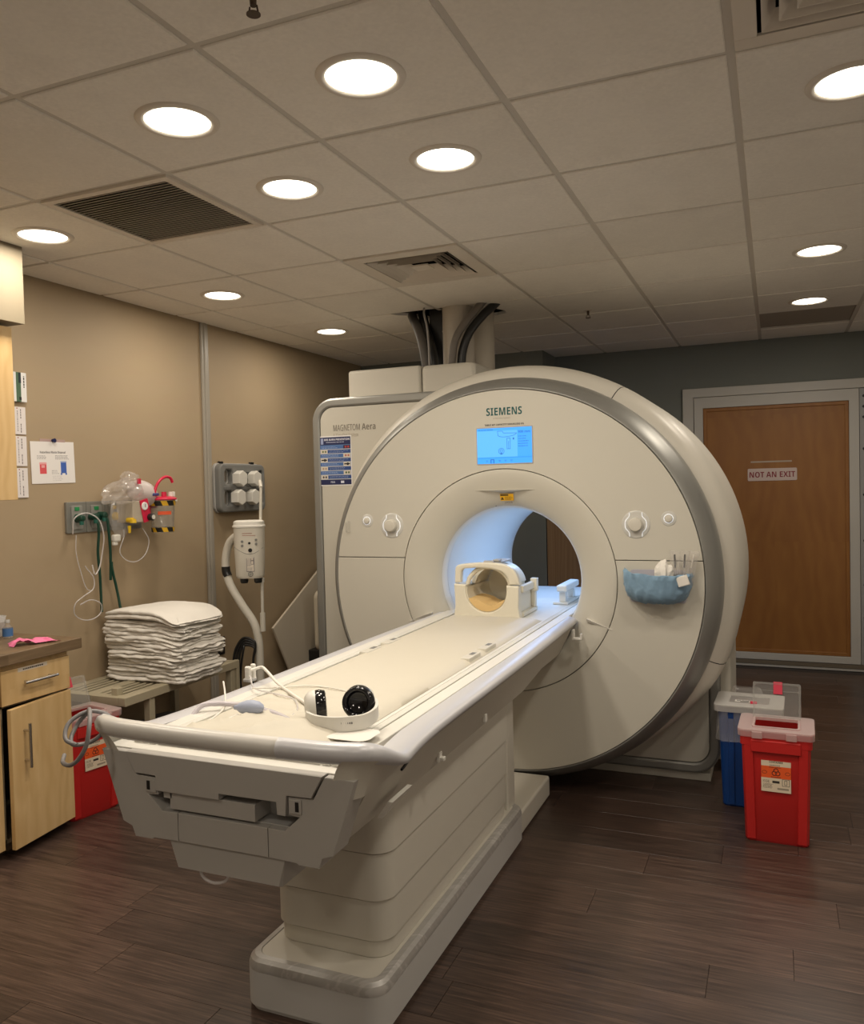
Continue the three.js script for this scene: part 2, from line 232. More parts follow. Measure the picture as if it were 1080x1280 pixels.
for (const [x, z, l] of [[-1.05, -1.555, 'small fire sprinkler at the top edge of the picture'], [-1.084, -5.243, 'small dark fire sprinkler in the ceiling above the scanner']]) {
  const t = thing('fire_sprinkler', l, 'sprinkler', [x, 2.6, z], 0, 'fire sprinklers'), m = mat(0.10, 0.07, 0.05, 0.4, { metalness: 0.6 });
  part('escutcheon', lathe([[0.0001, -0.004], [0.022, -0.003], [0.026, 0]], 20), M.trimWhite, t); part('body', [cyl(0.007, 0.009, 0.03, 0, -0.015, 0, 12), rod([-0.009, -0.03, 0], [-0.012, -0.045, 0], 0.002), rod([0.009, -0.03, 0], [0.012, -0.045, 0], 0.002)], m, t); part('deflector', cyl(0.016, 0.016, 0.002, 0, -0.048, 0, 16), m, t);
}
// ---------- wooden door ----------
{
  const d = struct('door_1', null, null, 'wooden door in a white frame with a NOT AN EXIT sign', 'door'); d.position.set(0, 0, WB);
  const f = (pts, hole, dep, b) => { const s = poly(pts); s.holes.push(poly(hole)); return ext(s, dep, b); };
  part('frame', f([[-0.685, 0], [0.76, 0], [0.76, 2.245], [-0.685, 2.245]], [[-0.60, 0.055], [0.665, 0.055], [0.665, 2.172], [-0.60, 2.172]], 0.03, 0.004), M.frameWhite, d);
  const leaf = part('leaf_frame', f([[-0.596, 0.058], [0.60, 0.058], [0.60, 2.168], [-0.596, 2.168]], [[-0.527, 0.113], [0.531, 0.113], [0.531, 2.08], [-0.527, 2.08]], 0.04, 0.003), M.frameWhite, d);
  part('hinge_strip', [span(0.604, 0.661, 0.058, 2.168, 0.0, 0.026)], mat(0.34, 0.34, 0.34, 0.45), d);
  for (const y of [2.11, 2.03, 1.95, 1.71, 1.36, 1.01, 0.67, 0.42, 0.34, 0.27]) part('screw', cyl(0.011, 0.009, 0.006, 0, 0, 0, 12).rotateX(Math.PI / 2).translate(0.632, y, 0.028), M.black, d);
  const pan = ext(poly([[-0.527, 0.113], [0.531, 0.113], [0.531, 2.08], [-0.527, 2.08]]), 0.022); part('panel', pan, M.oak, d);
  const s = poly([[-0.526, 0.114], [0.53, 0.114], [0.53, 2.079], [-0.526, 2.079]]); s.holes.push(poly([[-0.498, 0.142], [0.502, 0.142], [0.502, 2.051], [-0.498, 2.051]])); part('panel_moulding', ext(s, 0.03, 0.004), M.oak, d);
  part('threshold', span(-0.62, 0.68, 0.02, 0.055, 0, 0.035, 0.004), mat(0.16, 0.13, 0.09, 0.5), d);
}
{ const t = thing('door_sign', 'white plate reading NOT AN EXIT in red on the wooden door', 'sign', [-0.014, 1.532, WB + 0.022]);
  part('plate', ext(rrect(0.36, 0.098, 0.01), 0.004, 0.001), mat(0.62, 0.50, 0.46, 0.5), t);
  part('lettering', text('NOT AN EXIT', 0.044).scale(0.90, 1, 1).translate(0, 0, 0.004), mat(0.24, 0.02, 0.03, 0.5), t); }
single('tape_strip', ext(rrect(0.30, 0.012, 0.002), 0.002), mat(0.45, 0.36, 0.28, 0.4), 'thin pale strip of tape above the exit sign', 'tape', [-0.02, 1.634, WB + 0.022]);
{ // tall wooden cabinet seen through the bore
  const t = thing('tall_cabinet', 'dark wooden cabinet seen through the scanner bore', 'cabinet', [-1.42, 0, -6.82]);
  part('body', span(-0.322, 0.32, 0.06, 2.0, -0.2, 0.2, 0.004), M.walnut, t); part('plinth', span(-0.30, 0.30, 0, 0.06, -0.2, 0.17), M.black, t);
  for (const q of [-1, 1]) { const dd = part('door', span(q > 0 ? 0.003 : -0.318, q > 0 ? 0.318 : -0.003, 0.07, 1.99, 0.2, 0.22, 0.003), M.walnut, t); part('handle', rod([q * 0.03, 0.85, 0.24], [q * 0.03, 1.05, 0.24], 0.006), M.steel, dd); }
}
// ---------- scanner ----------
const GX = -1.215, GY = 1.035, ZF = -3.8;
const scanner = thing('mri_scanner', 'large cream ring shaped MRI scanner with round bore and silver rim', 'MRI scanner', [GX, 0, ZF]);
{
  const s = scanner, R0 = 0.545, R1 = 0.926, G = 0.002, yl = 0.105;
  const arc = (r, a0, a1, n = 64) => Array.from({ length: n + 1 }, (_, i) => { const a = a0 + (a1 - a0) * i / n; return [r * Math.cos(a), r * Math.sin(a)]; });
  const A = Math.asin((yl + G) / R1), B = Math.asin((yl + G) / R0);
  const up = [...arc(R1, A, Math.PI - A, 96), ...arc(R0, Math.PI - B, B, 72)];
  const A2 = Math.asin((yl - G) / R1), B2 = Math.asin((yl - G) / R0), C1 = Math.asin(G / R1), C0 = Math.asin(G / R0);
  const rightLow = [...arc(R0, B2, -Math.PI / 2 + C0, 48), ...arc(R1, -Math.PI / 2 + C1, A2, 64)];
  const leftLow = rightLow.map(([x, y]) => [-x, y]).reverse();
  for (const [n, p] of [['upper_face_panel', up], ['lower_face_panel', rightLow], ['lower_face_panel', leftLow]]) part(n, ext(poly(p), 0.02, 0.0015).translate(0, GY, -0.02), M.plasticFlat, s);
  const back = new THREE.Shape(); back.absarc(0, 0, 0.935, 0, Math.PI * 2); const bh = new THREE.Path(); bh.absarc(0, 0, 0.46, 0, Math.PI * 2); back.holes.push(bh);
  part('backing_disc', ext(back, 0.01, 0, 96).translate(0, GY, -0.034), M.gap, s);
  part('bore_collar', latheZ([[0.5415, -0.016], [0.5415, -0.003], [0.539, 0], [0.52, 0.0], [0.49, -0.004], [0.45, -0.016], [0.41, -0.036], [0.385, -0.053], [0.368, -0.068], [0.362, -0.078]], 160).translate(0, GY, 0), M.plasticFlat, s);
  part('bore_lip', latheZ([[0.362, -0.079], [0.357, -0.088], [0.352, -0.105], [0.35, -0.125]], 128).translate(0, GY, 0), M.white, s);
  part('bore_liner', latheZ([[0.35, -0.127], [0.35, -1.2], [0.356, -1.27], [0.38, -1.33], [0.43, -1.37]], 128).translate(0, GY, 0), M.white, s);
  part('trim_ring', latheZ([[0.928, -0.03], [0.928, -0.006], [0.931, -0.002], [0.936, -0.002], [0.955, -0.022], [0.975, -0.055], [0.99, -0.095], [0.998, -0.135], [1.001, -0.163], [0.995, -0.17]], 160).translate(0, GY, 0), M.silver, s);
  // outer shell: fuller above, narrowing to the trim ring at the floor
  const prof = [[0.996, -0.168], [1.001, -0.170], [1.028, -0.180], [1.05, -0.20], [1.066, -0.235], [1.076, -0.29], [1.08, -0.38], [1.08, -1.08], [1.06, -1.2], [0.98, -1.3], [0.80, -1.36], [0.44, -1.375]];
  const seg = (a0, a1, inset, name, m) => { const n = Math.ceil((a1 - a0) / 2.5), rings = prof.map(([r, z]) => Array.from({ length: n + 1 }, (_, i) => { const a = (a0 + (a1 - a0) * i / n) * RAD, sn = Math.sin(a), t = Math.min(1, Math.max(0, (sn + 0.97) / 0.62)), e = t * t * (3 - 2 * t); const rr = (r > 1 ? 1 + (r - 1) * e : r) - inset; return [rr * Math.cos(a), Math.max(0.012, GY + rr * sn), z - inset]; })); return part(name, loft(rings, { closed: false, crease: 0.7 }), m, s); };
  const W3 = 0.12;
  seg(-22 + W3, 60 - W3, 0, 'outer_shell', M.plastic); seg(60 + W3, 202 - W3, 0, 'outer_shell', M.plastic); seg(202 + W3, 338 - W3, 0, 'lower_shell', M.plastic);
  seg(-22, 338, 0.006, 'inner_shell', M.gap);
  // magnet body behind the ring with a wing on the left
  const RX = -0.255 - GX, LX = -2.515 - GX;
  const outline = (i) => { const q = new THREE.Shape(), r = 0.135 - i, x0 = LX + i, x1 = RX - i, y0 = 0.045 + i, y1 = 2.03 - i; q.moveTo(x0 + r, y0); q.lineTo(x1 - r, y0); q.absarc(x1 - r, y0 + r, r, -Math.PI / 2, 0); q.lineTo(x1, 1.22 - i); q.lineTo(0.1, y1); q.lineTo(x0 + r, y1); q.absarc(x0 + r, y1 - r, r, Math.PI / 2, Math.PI); q.lineTo(x0, y0 + r); q.absarc(x0 + r, y0 + r, r, Math.PI, Math.PI * 1.5); return q; };
  const boreHole = () => { const h = new THREE.Path(); h.absarc(0, GY, 0.5, 0, Math.PI * 2, true); return h; }, holed = i => { const o = outline(i); o.holes.push(boreHole()); return o; };
  const ring = outline(0); const inner = outline(0.052); ring.holes.push(new THREE.Path(inner.getPoints(24)));
  part('body_trim', ext(ring, 0.09, 0.012).translate(0, 0, -0.49), M.silver, s);
  part('body_panel', ext(holed(0.0535), 0.03, 0.002, 48).translate(0, 0, -0.437), M.plasticFlat, s);
  part('body', ext(holed(0.012), 0.70, 0, 48).translate(0, 0, -1.19), M.plastic, s);
  part('rear_cover', span(0.78, -0.215 - GX, 0.05, 1.3, -1.25, -0.62, 0.03), M.plastic, s);
  part('plinth', [span(0.05, RX - 0.05, 0, 0.04, -1.0, -0.43, 0.005), span(LX + 0.2, -0.3, 0, 0.04, -1.0, -0.5, 0.005)], M.plasticFlat, s);
  // cover box on top
  const bxl = -2.375 - GX, bxm = -1.895 - GX, bxr = -1.56 - GX;
  part('top_cover', span(bxl, bxm - 0.002, 2.0, 2.212, -1.2, -0.6, 0.018), M.plastic, s); part('top_cover', span(bxm + 0.002, bxr, 2.0, 2.208, -1.2, -0.6, 0.03), M.plastic, s);
  // screen
  const scr = canvasTex(512, 320, (x, w, h) => { x.fillStyle = '#3fa0ff'; x.fillRect(0, 0, w, h); x.fillStyle = '#5cb2ff'; x.fillRect(0, 24, w * 0.74, h * 0.76); x.fillStyle = '#2f92f5'; x.fillRect(0, h * 0.82, w, 10); x.strokeStyle = '#1a5fb0'; x.lineWidth = 4; x.fillStyle = '#1f66b8';
    x.beginPath(); x.moveTo(195, 30); x.lineTo(200, 70); x.quadraticCurveTo(230, 90, 290, 80); x.quadraticCurveTo(360, 75, 372, 52); x.lineTo(250, 48); x.lineTo(240, 30); x.closePath(); x.stroke(); x.strokeRect(282, 95, 30, 96); x.beginPath(); x.moveTo(297, 120); x.lineTo(297, 190); x.stroke(); x.fillRect(336, 92, 14, 18);
    x.beginPath(); x.arc(228, 210, 26, 0, 7); x.stroke(); x.beginPath(); x.arc(228, 208, 12, 0, 7); x.stroke(); x.fillRect(218, 226, 20, 14);
    x.fillStyle = '#1a5fb0'; x.font = 'bold 30px sans-serif'; x.fillText('900 mm', 386, 52); strokes(x, 386, 78, 92, 5, 22, '#2467b8', 7); strokes(x, 16, 12, 150, 1, 10, '#2467b8', 7);
    x.fillRect(124, 282, 10, 34); x.fillRect(150, 282, 10, 34); x.fillRect(124, 280, 36, 8); for (const q of [80, 200, 255, 310]) { x.fillRect(q, 290, 22, 4); x.fillRect(q + 4, 298, 14, 4); } });
  const sm = new THREE.MeshStandardMaterial({ color: lin(0.02, 0.03, 0.05), emissive: 0xffffff, emissiveMap: scr, emissiveIntensity: 1.0, roughness: 0.3 });
  part('display_frame', ext(rrect(0.286, 0.181, 0.004), 0.003, 0.001).translate(0.012, 1.691, 0), M.greyLight, s);
  const dsp = part('display_screen', new THREE.PlaneGeometry(0.277, 0.172).translate(0.012, 1.691, 0.0036), sm, s);
  dsp.userData.label = 'glowing blue information screen';
  const teal = mat(0.0, 0.085, 0.085, 0.4);
  part('brand_lettering', text('SIEMENS', 0.037).scale(0.84, 1, 1).translate(0.013, 1.857, 0), teal, s);
  part('small_lettering', [text('TABLE WT CAPACITY 550LBS/250 KG', 0.0085, font, 0.0006).translate(0.012, 1.793, 0)], M.gap, s);
  part('small_lettering', [text('A Tim+Dot System', 0.0075, fontR, 0.0006).translate(0.0, 1.823, 0)], mat(0.3, 0.26, 0.2, 0.5), s);
  const grey = mat(0.20, 0.18, 0.15, 0.5);
  const mg = new TextGeometry('MAGNETOM', { font: fontR, size: 0.036, depth: 0.001, curveSegments: 3 }), ae = new TextGeometry('Aera', { font, size: 0.036, depth: 0.001, curveSegments: 3 }); mg.computeBoundingBox(); const mw = mg.boundingBox.max.x, sc = 0.177 / mw; mg.scale(sc, 1, 1).translate(-2.378 - GX, 1.838, -0.407); ae.computeBoundingBox(); ae.scale(0.088 / ae.boundingBox.max.x, 1, 1).translate(-2.188 - GX, 1.838, -0.407);
  part('model_lettering', [mg, ae], grey, s);
  const td = new TextGeometry('A Tim+Dot System', { font: fontR, size: 0.020, depth: 0.0008, curveSegments: 3 }); td.computeBoundingBox(); td.scale(0.165 / td.boundingBox.max.x, 1, 1).translate(-2.378 - GX, 1.803, -0.407); part('model_lettering', td, mat(0.42, 0.37, 0.29, 0.5), s);
  // control knobs on either side
  const halo = new THREE.MeshStandardMaterial({ color: 0xffffff, emissive: lin(0.8, 0.9, 1), emissiveIntensity: 0.22, roughness: 0.4 });
  for (const q of [-1, 1]) {
    const bx0 = q < 0 ? -1.817 - GX : -0.584 - GX, sx = q < 0 ? -1.959 - GX : -0.439 - GX, by = 1.305, sy = 1.331;
    const k = part('control_knob', [lathe([[0.0001, 0.03], [0.026, 0.03], [0.031, 0.025], [0.033, 0.0]], 32).rotateX(Math.PI / 2).translate(bx0, by, 0.003)], M.plastic, s);
    part('knob_base', lathe([[0.0001, 0.004], [0.056, 0.004], [0.062, 0.003], [0.065, 0]], 40).rotateX(Math.PI / 2).translate(bx0, by, 0), M.clearBase ?? (M.clearBase = mat(0.58, 0.57, 0.53, 0.3)), k);
    for (const h of [-1, 1]) part('light_guide', tube([[bx0 + h * 0.028, by + 0.055, 0.005], [bx0 + h * 0.03, by + 0.037, 0.005], [bx0 + h * 0.045, by + 0.018, 0.005], [bx0 + h * 0.048, by, 0.005], [bx0 + h * 0.045, by - 0.018, 0.005], [bx0 + h * 0.03, by - 0.037, 0.005], [bx0 + h * 0.028, by - 0.055, 0.005]], 0.0022, 32, 6), halo, k);
    const b = part('small_button', lathe([[0.0001, 0.012], [0.013, 0.012], [0.016, 0.008], [0.017, 0]], 24).rotateX(Math.PI / 2).translate(sx, sy, 0.003), M.plastic, s);
    part('button_base', lathe([[0.0001, 0.004], [0.03, 0.004], [0.034, 0]], 32).rotateX(Math.PI / 2).translate(sx, sy, 0), M.clearBase, b);
    part('light_guide', new THREE.TorusGeometry(0.02, 0.002, 6, 32).translate(sx, sy, 0.005), halo, b);
  }
  // fin above the bore and the small wings beside the table
  const fin = (x0, x1, y, zA, drop, name) => { const n = 24, rings = []; for (let i = 0; i <= n; i++) { const u = i / n, x = x0 + (x1 - x0) * u, k = 1 - Math.abs(2 * u - 1), w = 0.0005 + 0.016 * k; rings.push([[x, y, zA - 0.03], [x, y, zA + w], [x, y - 0.003, zA + w], [x, y - 0.003 - drop * k, zA - 0.03]]); } part(name, loft(rings, { capA: true, capB: true, crease: 0.4 }), M.plasticFlat, s); };
  fin(-0.15, 0.165, 1.478, -0.012, 0.022, 'crease_fin');
  const lab = sheetMat(128, 64, (x, w, h) => { x.fillStyle = '#d9a514'; x.fillRect(0, 0, w, h); x.fillStyle = '#1a1408'; x.fillRect(4, 4, 76, 14); x.beginPath(); x.moveTo(20, 26); x.lineTo(36, 56); x.lineTo(4, 56); x.fill(); strokes(x, 46, 26, 70, 4, 9, '#2a2008', 4); });
  const lb = part('laser_label', sheetGeo(0.068, 0.034), lab, s); lb.position.set(0.013, 1.440, -0.018); lb.rotation.x = 0.28; lb.userData.label = 'yellow warning label';
  part('small_lettering', text('LASER', 0.010, font, 0.0006).rotateX(0.3).translate(0.02, 1.415, -0.026), grey, s);
  part('sensor_dot', cyl(0.004, 0.004, 0.003, 0, 0, 0, 10).rotateX(Math.PI / 2).translate(-0.06, GY + 0.364, -0.07), M.black, s);
  for (const q of [-1, 1]) { const x0 = q * 0.395, x1 = q * 0.515; const n = 12, rings = []; for (let i = 0; i <= n; i++) { const u = i / n, x = x0 + (x1 - x0) * u, r = Math.hypot(x, 0.19), zz = r < 0.45 ? -0.036 + (r - 0.41) * 0.5 : -0.016 + (r - 0.45) * 0.18; const y = 0.862 - 0.045 * u, w = 0.020 * (1 - u) + 0.0005; rings.push([[x, y, zz - 0.02], [x, y, zz + w], [x, y - 0.004 - 0.01 * (1 - u), zz + w * 0.6], [x, y - 0.012, zz - 0.02]]); } part('table_wing', loft(rings, { capA: true, capB: true, crease: 0.4 }), M.white, s); }
  // bore light strips just above the table edges
  const stripM = new THREE.MeshStandardMaterial({ color: 0xffffff, emissive: lin(0.55, 0.72, 1), emissiveIntensity: 1.2, roughness: 0.5 });
  for (const q of [1]) {
    const a = 82 * RAD, px = 0.346 * Math.cos(a), py = GY + 0.346 * Math.sin(a);
    const m = part('bore_light', span(-0.003, 0.003, -0.015, 0.015, -1.2, -0.24, 0.002).rotateZ(a).translate(px, py, 0), stripM, s);
    const l = new THREE.RectAreaLight(BORE.color, BORE.intensity * 1.1, 0.94, 0.028); l.position.set(0.336 * Math.cos(a), GY + 0.336 * Math.sin(a), -0.72); s.add(l);
    l.position.set(0.336 * Math.cos(a), GY + 0.336 * Math.sin(a), -0.72); l.up.set(0, 1, 0);
    const mx = new THREE.Matrix4(), zAx = new THREE.Vector3(Math.cos(a), Math.sin(a), 0), xAx = new THREE.Vector3(0, 0, 1), yAx = new THREE.Vector3().crossVectors(zAx, xAx); mx.makeBasis(xAx, yAx, zAx); l.quaternion.setFromRotationMatrix(mx);
  }
}
{ // burn poster on the wing
  const p = sheetMat(256, 352, (x, w, h) => { x.fillStyle = '#5b7fb0'; x.fillRect(0, 0, w, h); x.fillStyle = '#232a55'; x.fillRect(0, 0, w, 58); x.fillStyle = '#e8e8ee'; x.font = 'bold 22px sans-serif'; x.fillText('MRI BURN PREVENTION', 34, 26, 216); strokes(x, 52, 36, 180, 1, 9, '#c8cce0', 5); x.fillStyle = '#9aa4c8'; x.fillRect(6, 8, 22, 44);
    for (let i = 0; i < 8; i++) { const y = 62 + i * 31.5, r = i % 2; x.fillStyle = i % 2 ? '#2f4b86' : '#4a6da6'; x.fillRect(r ? 64 : 0, y, w - 64, 26); x.fillStyle = '#d9d4cc'; x.fillRect(0, y + 27, w, 4); x.fillStyle = i === 0 ? '#3a2c48' : '#d4cbbd'; x.fillRect(r ? 2 : w - 62, y, 60, 26); x.fillStyle = ['#b03a3a', '#6b7a52', '#b86a5a', '#1a1a1c', '#1c1c20', '#a8907c', '#46603a', '#333a44'][i]; const cx = r ? 32 : w - 32; if (i === 3 || i === 4) { x.fillRect(cx - 24, y + 8, 48, 9); x.beginPath(); x.arc(cx + 6, y + 13, 10, 0, 7); x.fill(); } else { x.beginPath(); x.arc(cx - 9, y + 13, 8, 0, 7); x.fill(); x.fillRect(cx + 6, y + 6, 14, 14); } strokes(x, r ? 76 : 12, y + 8, w - 100, 2, 9, '#c3cde4', 2); }
    x.fillStyle = '#1d2450'; x.fillRect(0, h - 38, w, 38); x.fillStyle = '#d9dcea'; x.font = 'bold 20px sans-serif'; x.fillText('FDA', 82, h - 12); x.fillRect(168, h - 28, 28, 18); });
  const b = thing('safety_poster', 'blue MRI burn prevention poster taped to the scanner wing', 'poster', [-2.365, 1.665, ZF - 0.4065]); part('backing_sleeve', sheetGeo(0.214, 0.292, 0.0008), M.paper, b); part('sheet', sheetGeo(0.202, 0.278, 0.001).translate(0, 0, 0.0008), p, b);
}
single('plastic_clip', bx(0.022, 0.06, 0.02, 0, 0, 0, 0.004), M.clear, 'small clear plastic clip on the left edge of the scanner face', 'clip', [-2.07, 1.30, ZF + 0.008]);
// ---------- pipes between scanner and ceiling ----------
single('vent_pipe', [lathe([[0.098, 2.212], [0.098, 2.45], [0.101, 2.46], [0.098, 2.47], [0.098, 2.98]], 32)], mat(0.50, 0.45, 0.38, 0.6, { bumpMap: wallBump, bumpScale: 0.002 }), 'front cloth wrapped pipe rising from the scanner into the ceiling opening', 'pipe', [-1.795, 0, -4.78]);
single('vent_pipe', [lathe([[0.115, 2.212], [0.115, 2.4], [0.12, 2.41], [0.115, 2.42], [0.115, 2.98]], 32)], mat(0.50, 0.45, 0.37, 0.5), 'plain pipe standing behind the wrapped pipe at the ceiling opening', 'pipe', [-1.755, 0, -5.0]);
single('cable_hose', tube([[-1.47, 2.72, -4.84], [-1.55, 2.615, -4.80], [-1.61, 2.53, -4.72], [-1.675, 2.42, -4.65], [-1.715, 2.31, -4.63], [-1.727, 2.20, -4.63]], 0.026, 40, 12), M.black, 'black hose curving from the scanner cover to the right of the pipes', 'hose');
single('cable_hose', tube([[-1.53, 2.73, -4.80], [-1.62, 2.60, -4.72], [-1.69, 2.49, -4.645], [-1.75, 2.37, -4.60], [-1.778, 2.20, -4.60]], 0.023, 40, 12), mat(0.16, 0.14, 0.12, 0.5), 'grey hose curving beside the black one right of the pipes', 'hose');
single('cable_duct', span(-2.0, -1.90, 2.2, 2.95, -4.92, -4.80, 0.01), M.black, 'black flat cable duct left of the pipes', 'duct');
single('cable_hose', tube([[-2.20, 2.74, -4.92], [-2.14, 2.60, -4.86], [-2.06, 2.50, -4.76], [-2.0, 2.37, -4.70], [-1.97, 2.2, -4.69]], 0.03, 40, 12), mat(0.11, 0.10, 0.09, 0.6), 'outermost dark hose on the left of the ceiling opening', 'hose');
single('cable_hose', tube([[-2.11, 2.74, -4.92], [-2.06, 2.60, -4.84], [-2.0, 2.47, -4.76], [-1.95, 2.34, -4.72], [-1.935, 2.2, -4.71]], 0.03, 40, 12), M.black, 'inner black hose on the left of the ceiling opening', 'hose');
single('thin_cable', tube([[-1.99, 2.70, -4.74], [-1.965, 2.56, -4.64], [-1.94, 2.48, -4.62], [-1.93, 2.36, -4.62], [-1.928, 2.21, -4.62]], 0.0065, 40, 8), mat(0.3, 0.28, 0.26, 0.5), 'thin grey cable running down before the dark hoses', 'cable');
// ---------- patient table ----------
const TX = -1.23;
{
  const t = thing('patient_table', 'long cream patient table on a pedestal running into the scanner bore', 'patient table', [TX, 0, 0]);
  // plan of the rim, right half from the bore to the front middle
  const half = [[0.362, -3.83], [0.378, -3.2], [0.386, -2.6], [0.390, -2.1], [0.397, -1.92], [0.409, -1.81], [0.421, -1.74], [0.425, -1.68], [0.420, -1.632], [0.402, -1.595], [0.368, -1.571], [0.31, -1.558], [0.2, -1.551], [0.1, -1.548], [0, -1.547]];
  const full = [...half, ...half.slice(0, -1).reverse().map(([x, z]) => [-x, z])];
  const curve = new THREE.CatmullRomCurve3(full.map(([x, z]) => new THREE.Vector3(x, 0, z)), false, 'centripetal'), N = 220, P = curve.getPoints(N);
  const side = [[-0.078, -0.004], [-0.04, 0.0], [-0.018, -0.003], [-0.005, -0.010], [0, -0.020], [-0.004, -0.030], [-0.016, -0.034], [-0.05, -0.03], [-0.078, -0.022]];
  const bar = Array.from({ length: 9 }, (_, i) => { const a = Math.PI - (i + 0.2) / 9 * Math.PI * 2; return [-0.024 + 0.024 * Math.cos(a), 0.004 + 0.025 * Math.sin(a)]; });
  const ringAt = i => { const p = P[i], a = P[Math.max(0, i - 1)], b = P[Math.min(N, i + 1)], tx = b.x - a.x, tz = b.z - a.z, l = Math.hypot(tx, tz); const nx = tz / l, nz = -tx / l; const s0 = Math.min(1, Math.max(0, (p.z + 1.80) / 0.235)), s = s0 * s0 * (3 - 2 * s0); return side.map((q, k) => { const u = q[0] + (bar[k][0] - q[0]) * s, v = q[1] + (bar[k][1] - q[1]) * s; return [p.x + nx * u, 0.866 + v + 0.040 * s, p.z + nz * u]; }); };
  let i0 = 0; while (!(P[i0].z > -1.60 && P[i0].x < 0.19)) i0++; let i1 = i0; while (P[i1].x > -0.385) i1++;
  const rings = Array.from({ length: N + 1 }, (_, i) => ringAt(i));
  part('side_rim', loft(rings.slice(0, i0 + 1), { capA: true, capB: true, crease: 0.9 }), M.rim, t);
  part('push_bar', loft(rings.slice(i0, i1 + 1), { capA: true, capB: true, crease: 0.9 }), mat(0.62, 0.60, 0.56, 0.35, { metalness: 0.15 }), t);
  part('side_rim', loft(rings.slice(i1), { capA: true, capB: true, crease: 0.9 }), M.rim, t);
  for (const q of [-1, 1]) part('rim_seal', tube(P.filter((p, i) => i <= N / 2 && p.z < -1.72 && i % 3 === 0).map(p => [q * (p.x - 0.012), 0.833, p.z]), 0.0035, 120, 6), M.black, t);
  // body under the rim
  const hw = z => { let k = 0; const q = [[-3.83, 0.345], [-2.6, 0.366], [-2.0, 0.372], [-1.8, 0.378], [-1.68, 0.376], [-1.6, 0.368]]; while (k < q.length - 2 && z > q[k + 1][0]) k++; const f = (z - q[k][0]) / (q[k + 1][0] - q[k][0]); return q[k][1] + (q[k + 1][1] - q[k][1]) * f; };
  const rimX = z => { for (let i = 1; i < P.length; i++) if (P[i].x > 0 && P[i].z >= z) return P[i].x; return 0.46; };
  const zs = [-1.656, -1.68, -1.72, -1.78, -1.85, -1.95, -2.1, -2.4, -2.8, -3.2, -3.5, -3.82];
  part('side_body', loft(zs.map(z => { const w = hw(z) - 0.014, b = 0.272, y0 = 0.642 + (z < -3.4 ? 0.03 : 0), r = z > -1.8 ? hw(z) + 0.004 : rimX(z) - 0.006, tp = 0.850; return [[-b + 0.02, y0, z], [-b, y0 + 0.012, z], [-w, 0.805, z], [-r, tp - 0.006, z], [-r + 0.012, tp, z], [r - 0.012, tp, z], [r, tp - 0.006, z], [w, 0.805, z], [b, y0 + 0.012, z], [b - 0.02, y0, z]]; }), { capA: true, capB: true, crease: 0.5 }), M.plastic, t);
  // fairing that carries the rim around each front corner
  for (const q of [-1, 1]) { const rg = []; for (let i = 0; i <= N / 2; i++) { const p = P[i]; if (p.z < -1.98 || (p.z > -1.6 && p.x < 0.345)) continue; const top = rings[i], o = top[5], inn = top[7], s0 = Math.min(1, Math.max(0, (p.z + 1.90) / 0.30)), e = s0 * s0 * (3 - 2 * s0), bxx = Math.min(p.x - 0.012 - 0.04 * e, 0.362), bzz = Math.min(p.z - 0.010, -1.592), by = 0.800; const m = u => { const v = Math.pow(u, 0.6); return [q * (o[0] + (bxx - o[0]) * v), o[1] + (by - o[1]) * u, o[2] + (bzz - o[2]) * v]; }; rg.push([[q * inn[0], inn[1], inn[2]], [q * o[0], o[1], o[2]], m(0.12), m(0.3), m(0.55), m(0.8), m(1)]); } part('corner_fairing', loft(rg, { closed: false, crease: 1.0 }), M.plastic, t); }
  // end face pieces
  const zf = -1.656;
  const fp = (name, pts, d = 0.072, m = M.endGrey, z = zf) => part(name, ext(poly(pts), d, 0.0015).translate(0, 0, z), m, t);
  fp('end_cover', [[-0.284, 0.853], [-0.273, 0.828], [-0.254, 0.802], [-0.192, 0.801], [-0.192, 0.764], [-0.002, 0.764], [-0.002, 0.779], [0.160, 0.780], [0.162, 0.750], [0.184, 0.750], [0.188, 0.798], [0.254, 0.800], [0.276, 0.838], [0.284, 0.853]], 0.078);
  const cheek = [[0.366, 0.850], [0.288, 0.850], [0.279, 0.836], [0.257, 0.796], [0.19, 0.794], [0.19, 0.752], [0.220, 0.750], [0.178, 0.713], [0.132, 0.713], [0.132, 0.643], [0.208, 0.641], [0.212, 0.637], [0.266, 0.637], [0.276, 0.662], [0.304, 0.672]];
  const cheekPanel = part('end_cheek', ext(poly(cheek), 0.072, 0.0015).translate(0, 0, zf), M.endGrey, t); part('end_cheek', ext(poly(cheek.map(([x, y]) => [-x, y]).reverse()), 0.072, 0.0015).translate(0, 0, zf), M.endGrey, t);
  fp('end_lower_panel', [[-0.130, 0.713], [-0.130, 0.643], [0.130, 0.643], [0.130, 0.713]]);
  part('end_tray', [span(-0.156, 0.094, 0.720, 0.7615, -1.655, -1.588, 0.001), span(-0.176, -0.15, 0.745, 0.7615, -1.655, -1.588, 0.001)], M.endGrey, t);
  part('end_recess', [span(-0.23, 0.23, 0.7135, 0.716, -1.70, -1.604), span(-0.26, 0.26, 0.716, 0.80, -1.70, -1.654)], M.greyLight, t);
  for (const q of [-1, 1]) { const lt = part('end_latch', [span(q * 0.193, q * 0.226, 0.757, 0.791, -1.604, -1.580, 0.002)], M.endGrey, t); part('latch_slot', span(q * 0.211, q * 0.220, 0.764, 0.786, -1.5805, -1.5785), M.black, lt); }
  part('end_ledge', span(-0.37, 0.37, 0.846, 0.8535, -1.74, -1.606, 0.002), M.white, t);
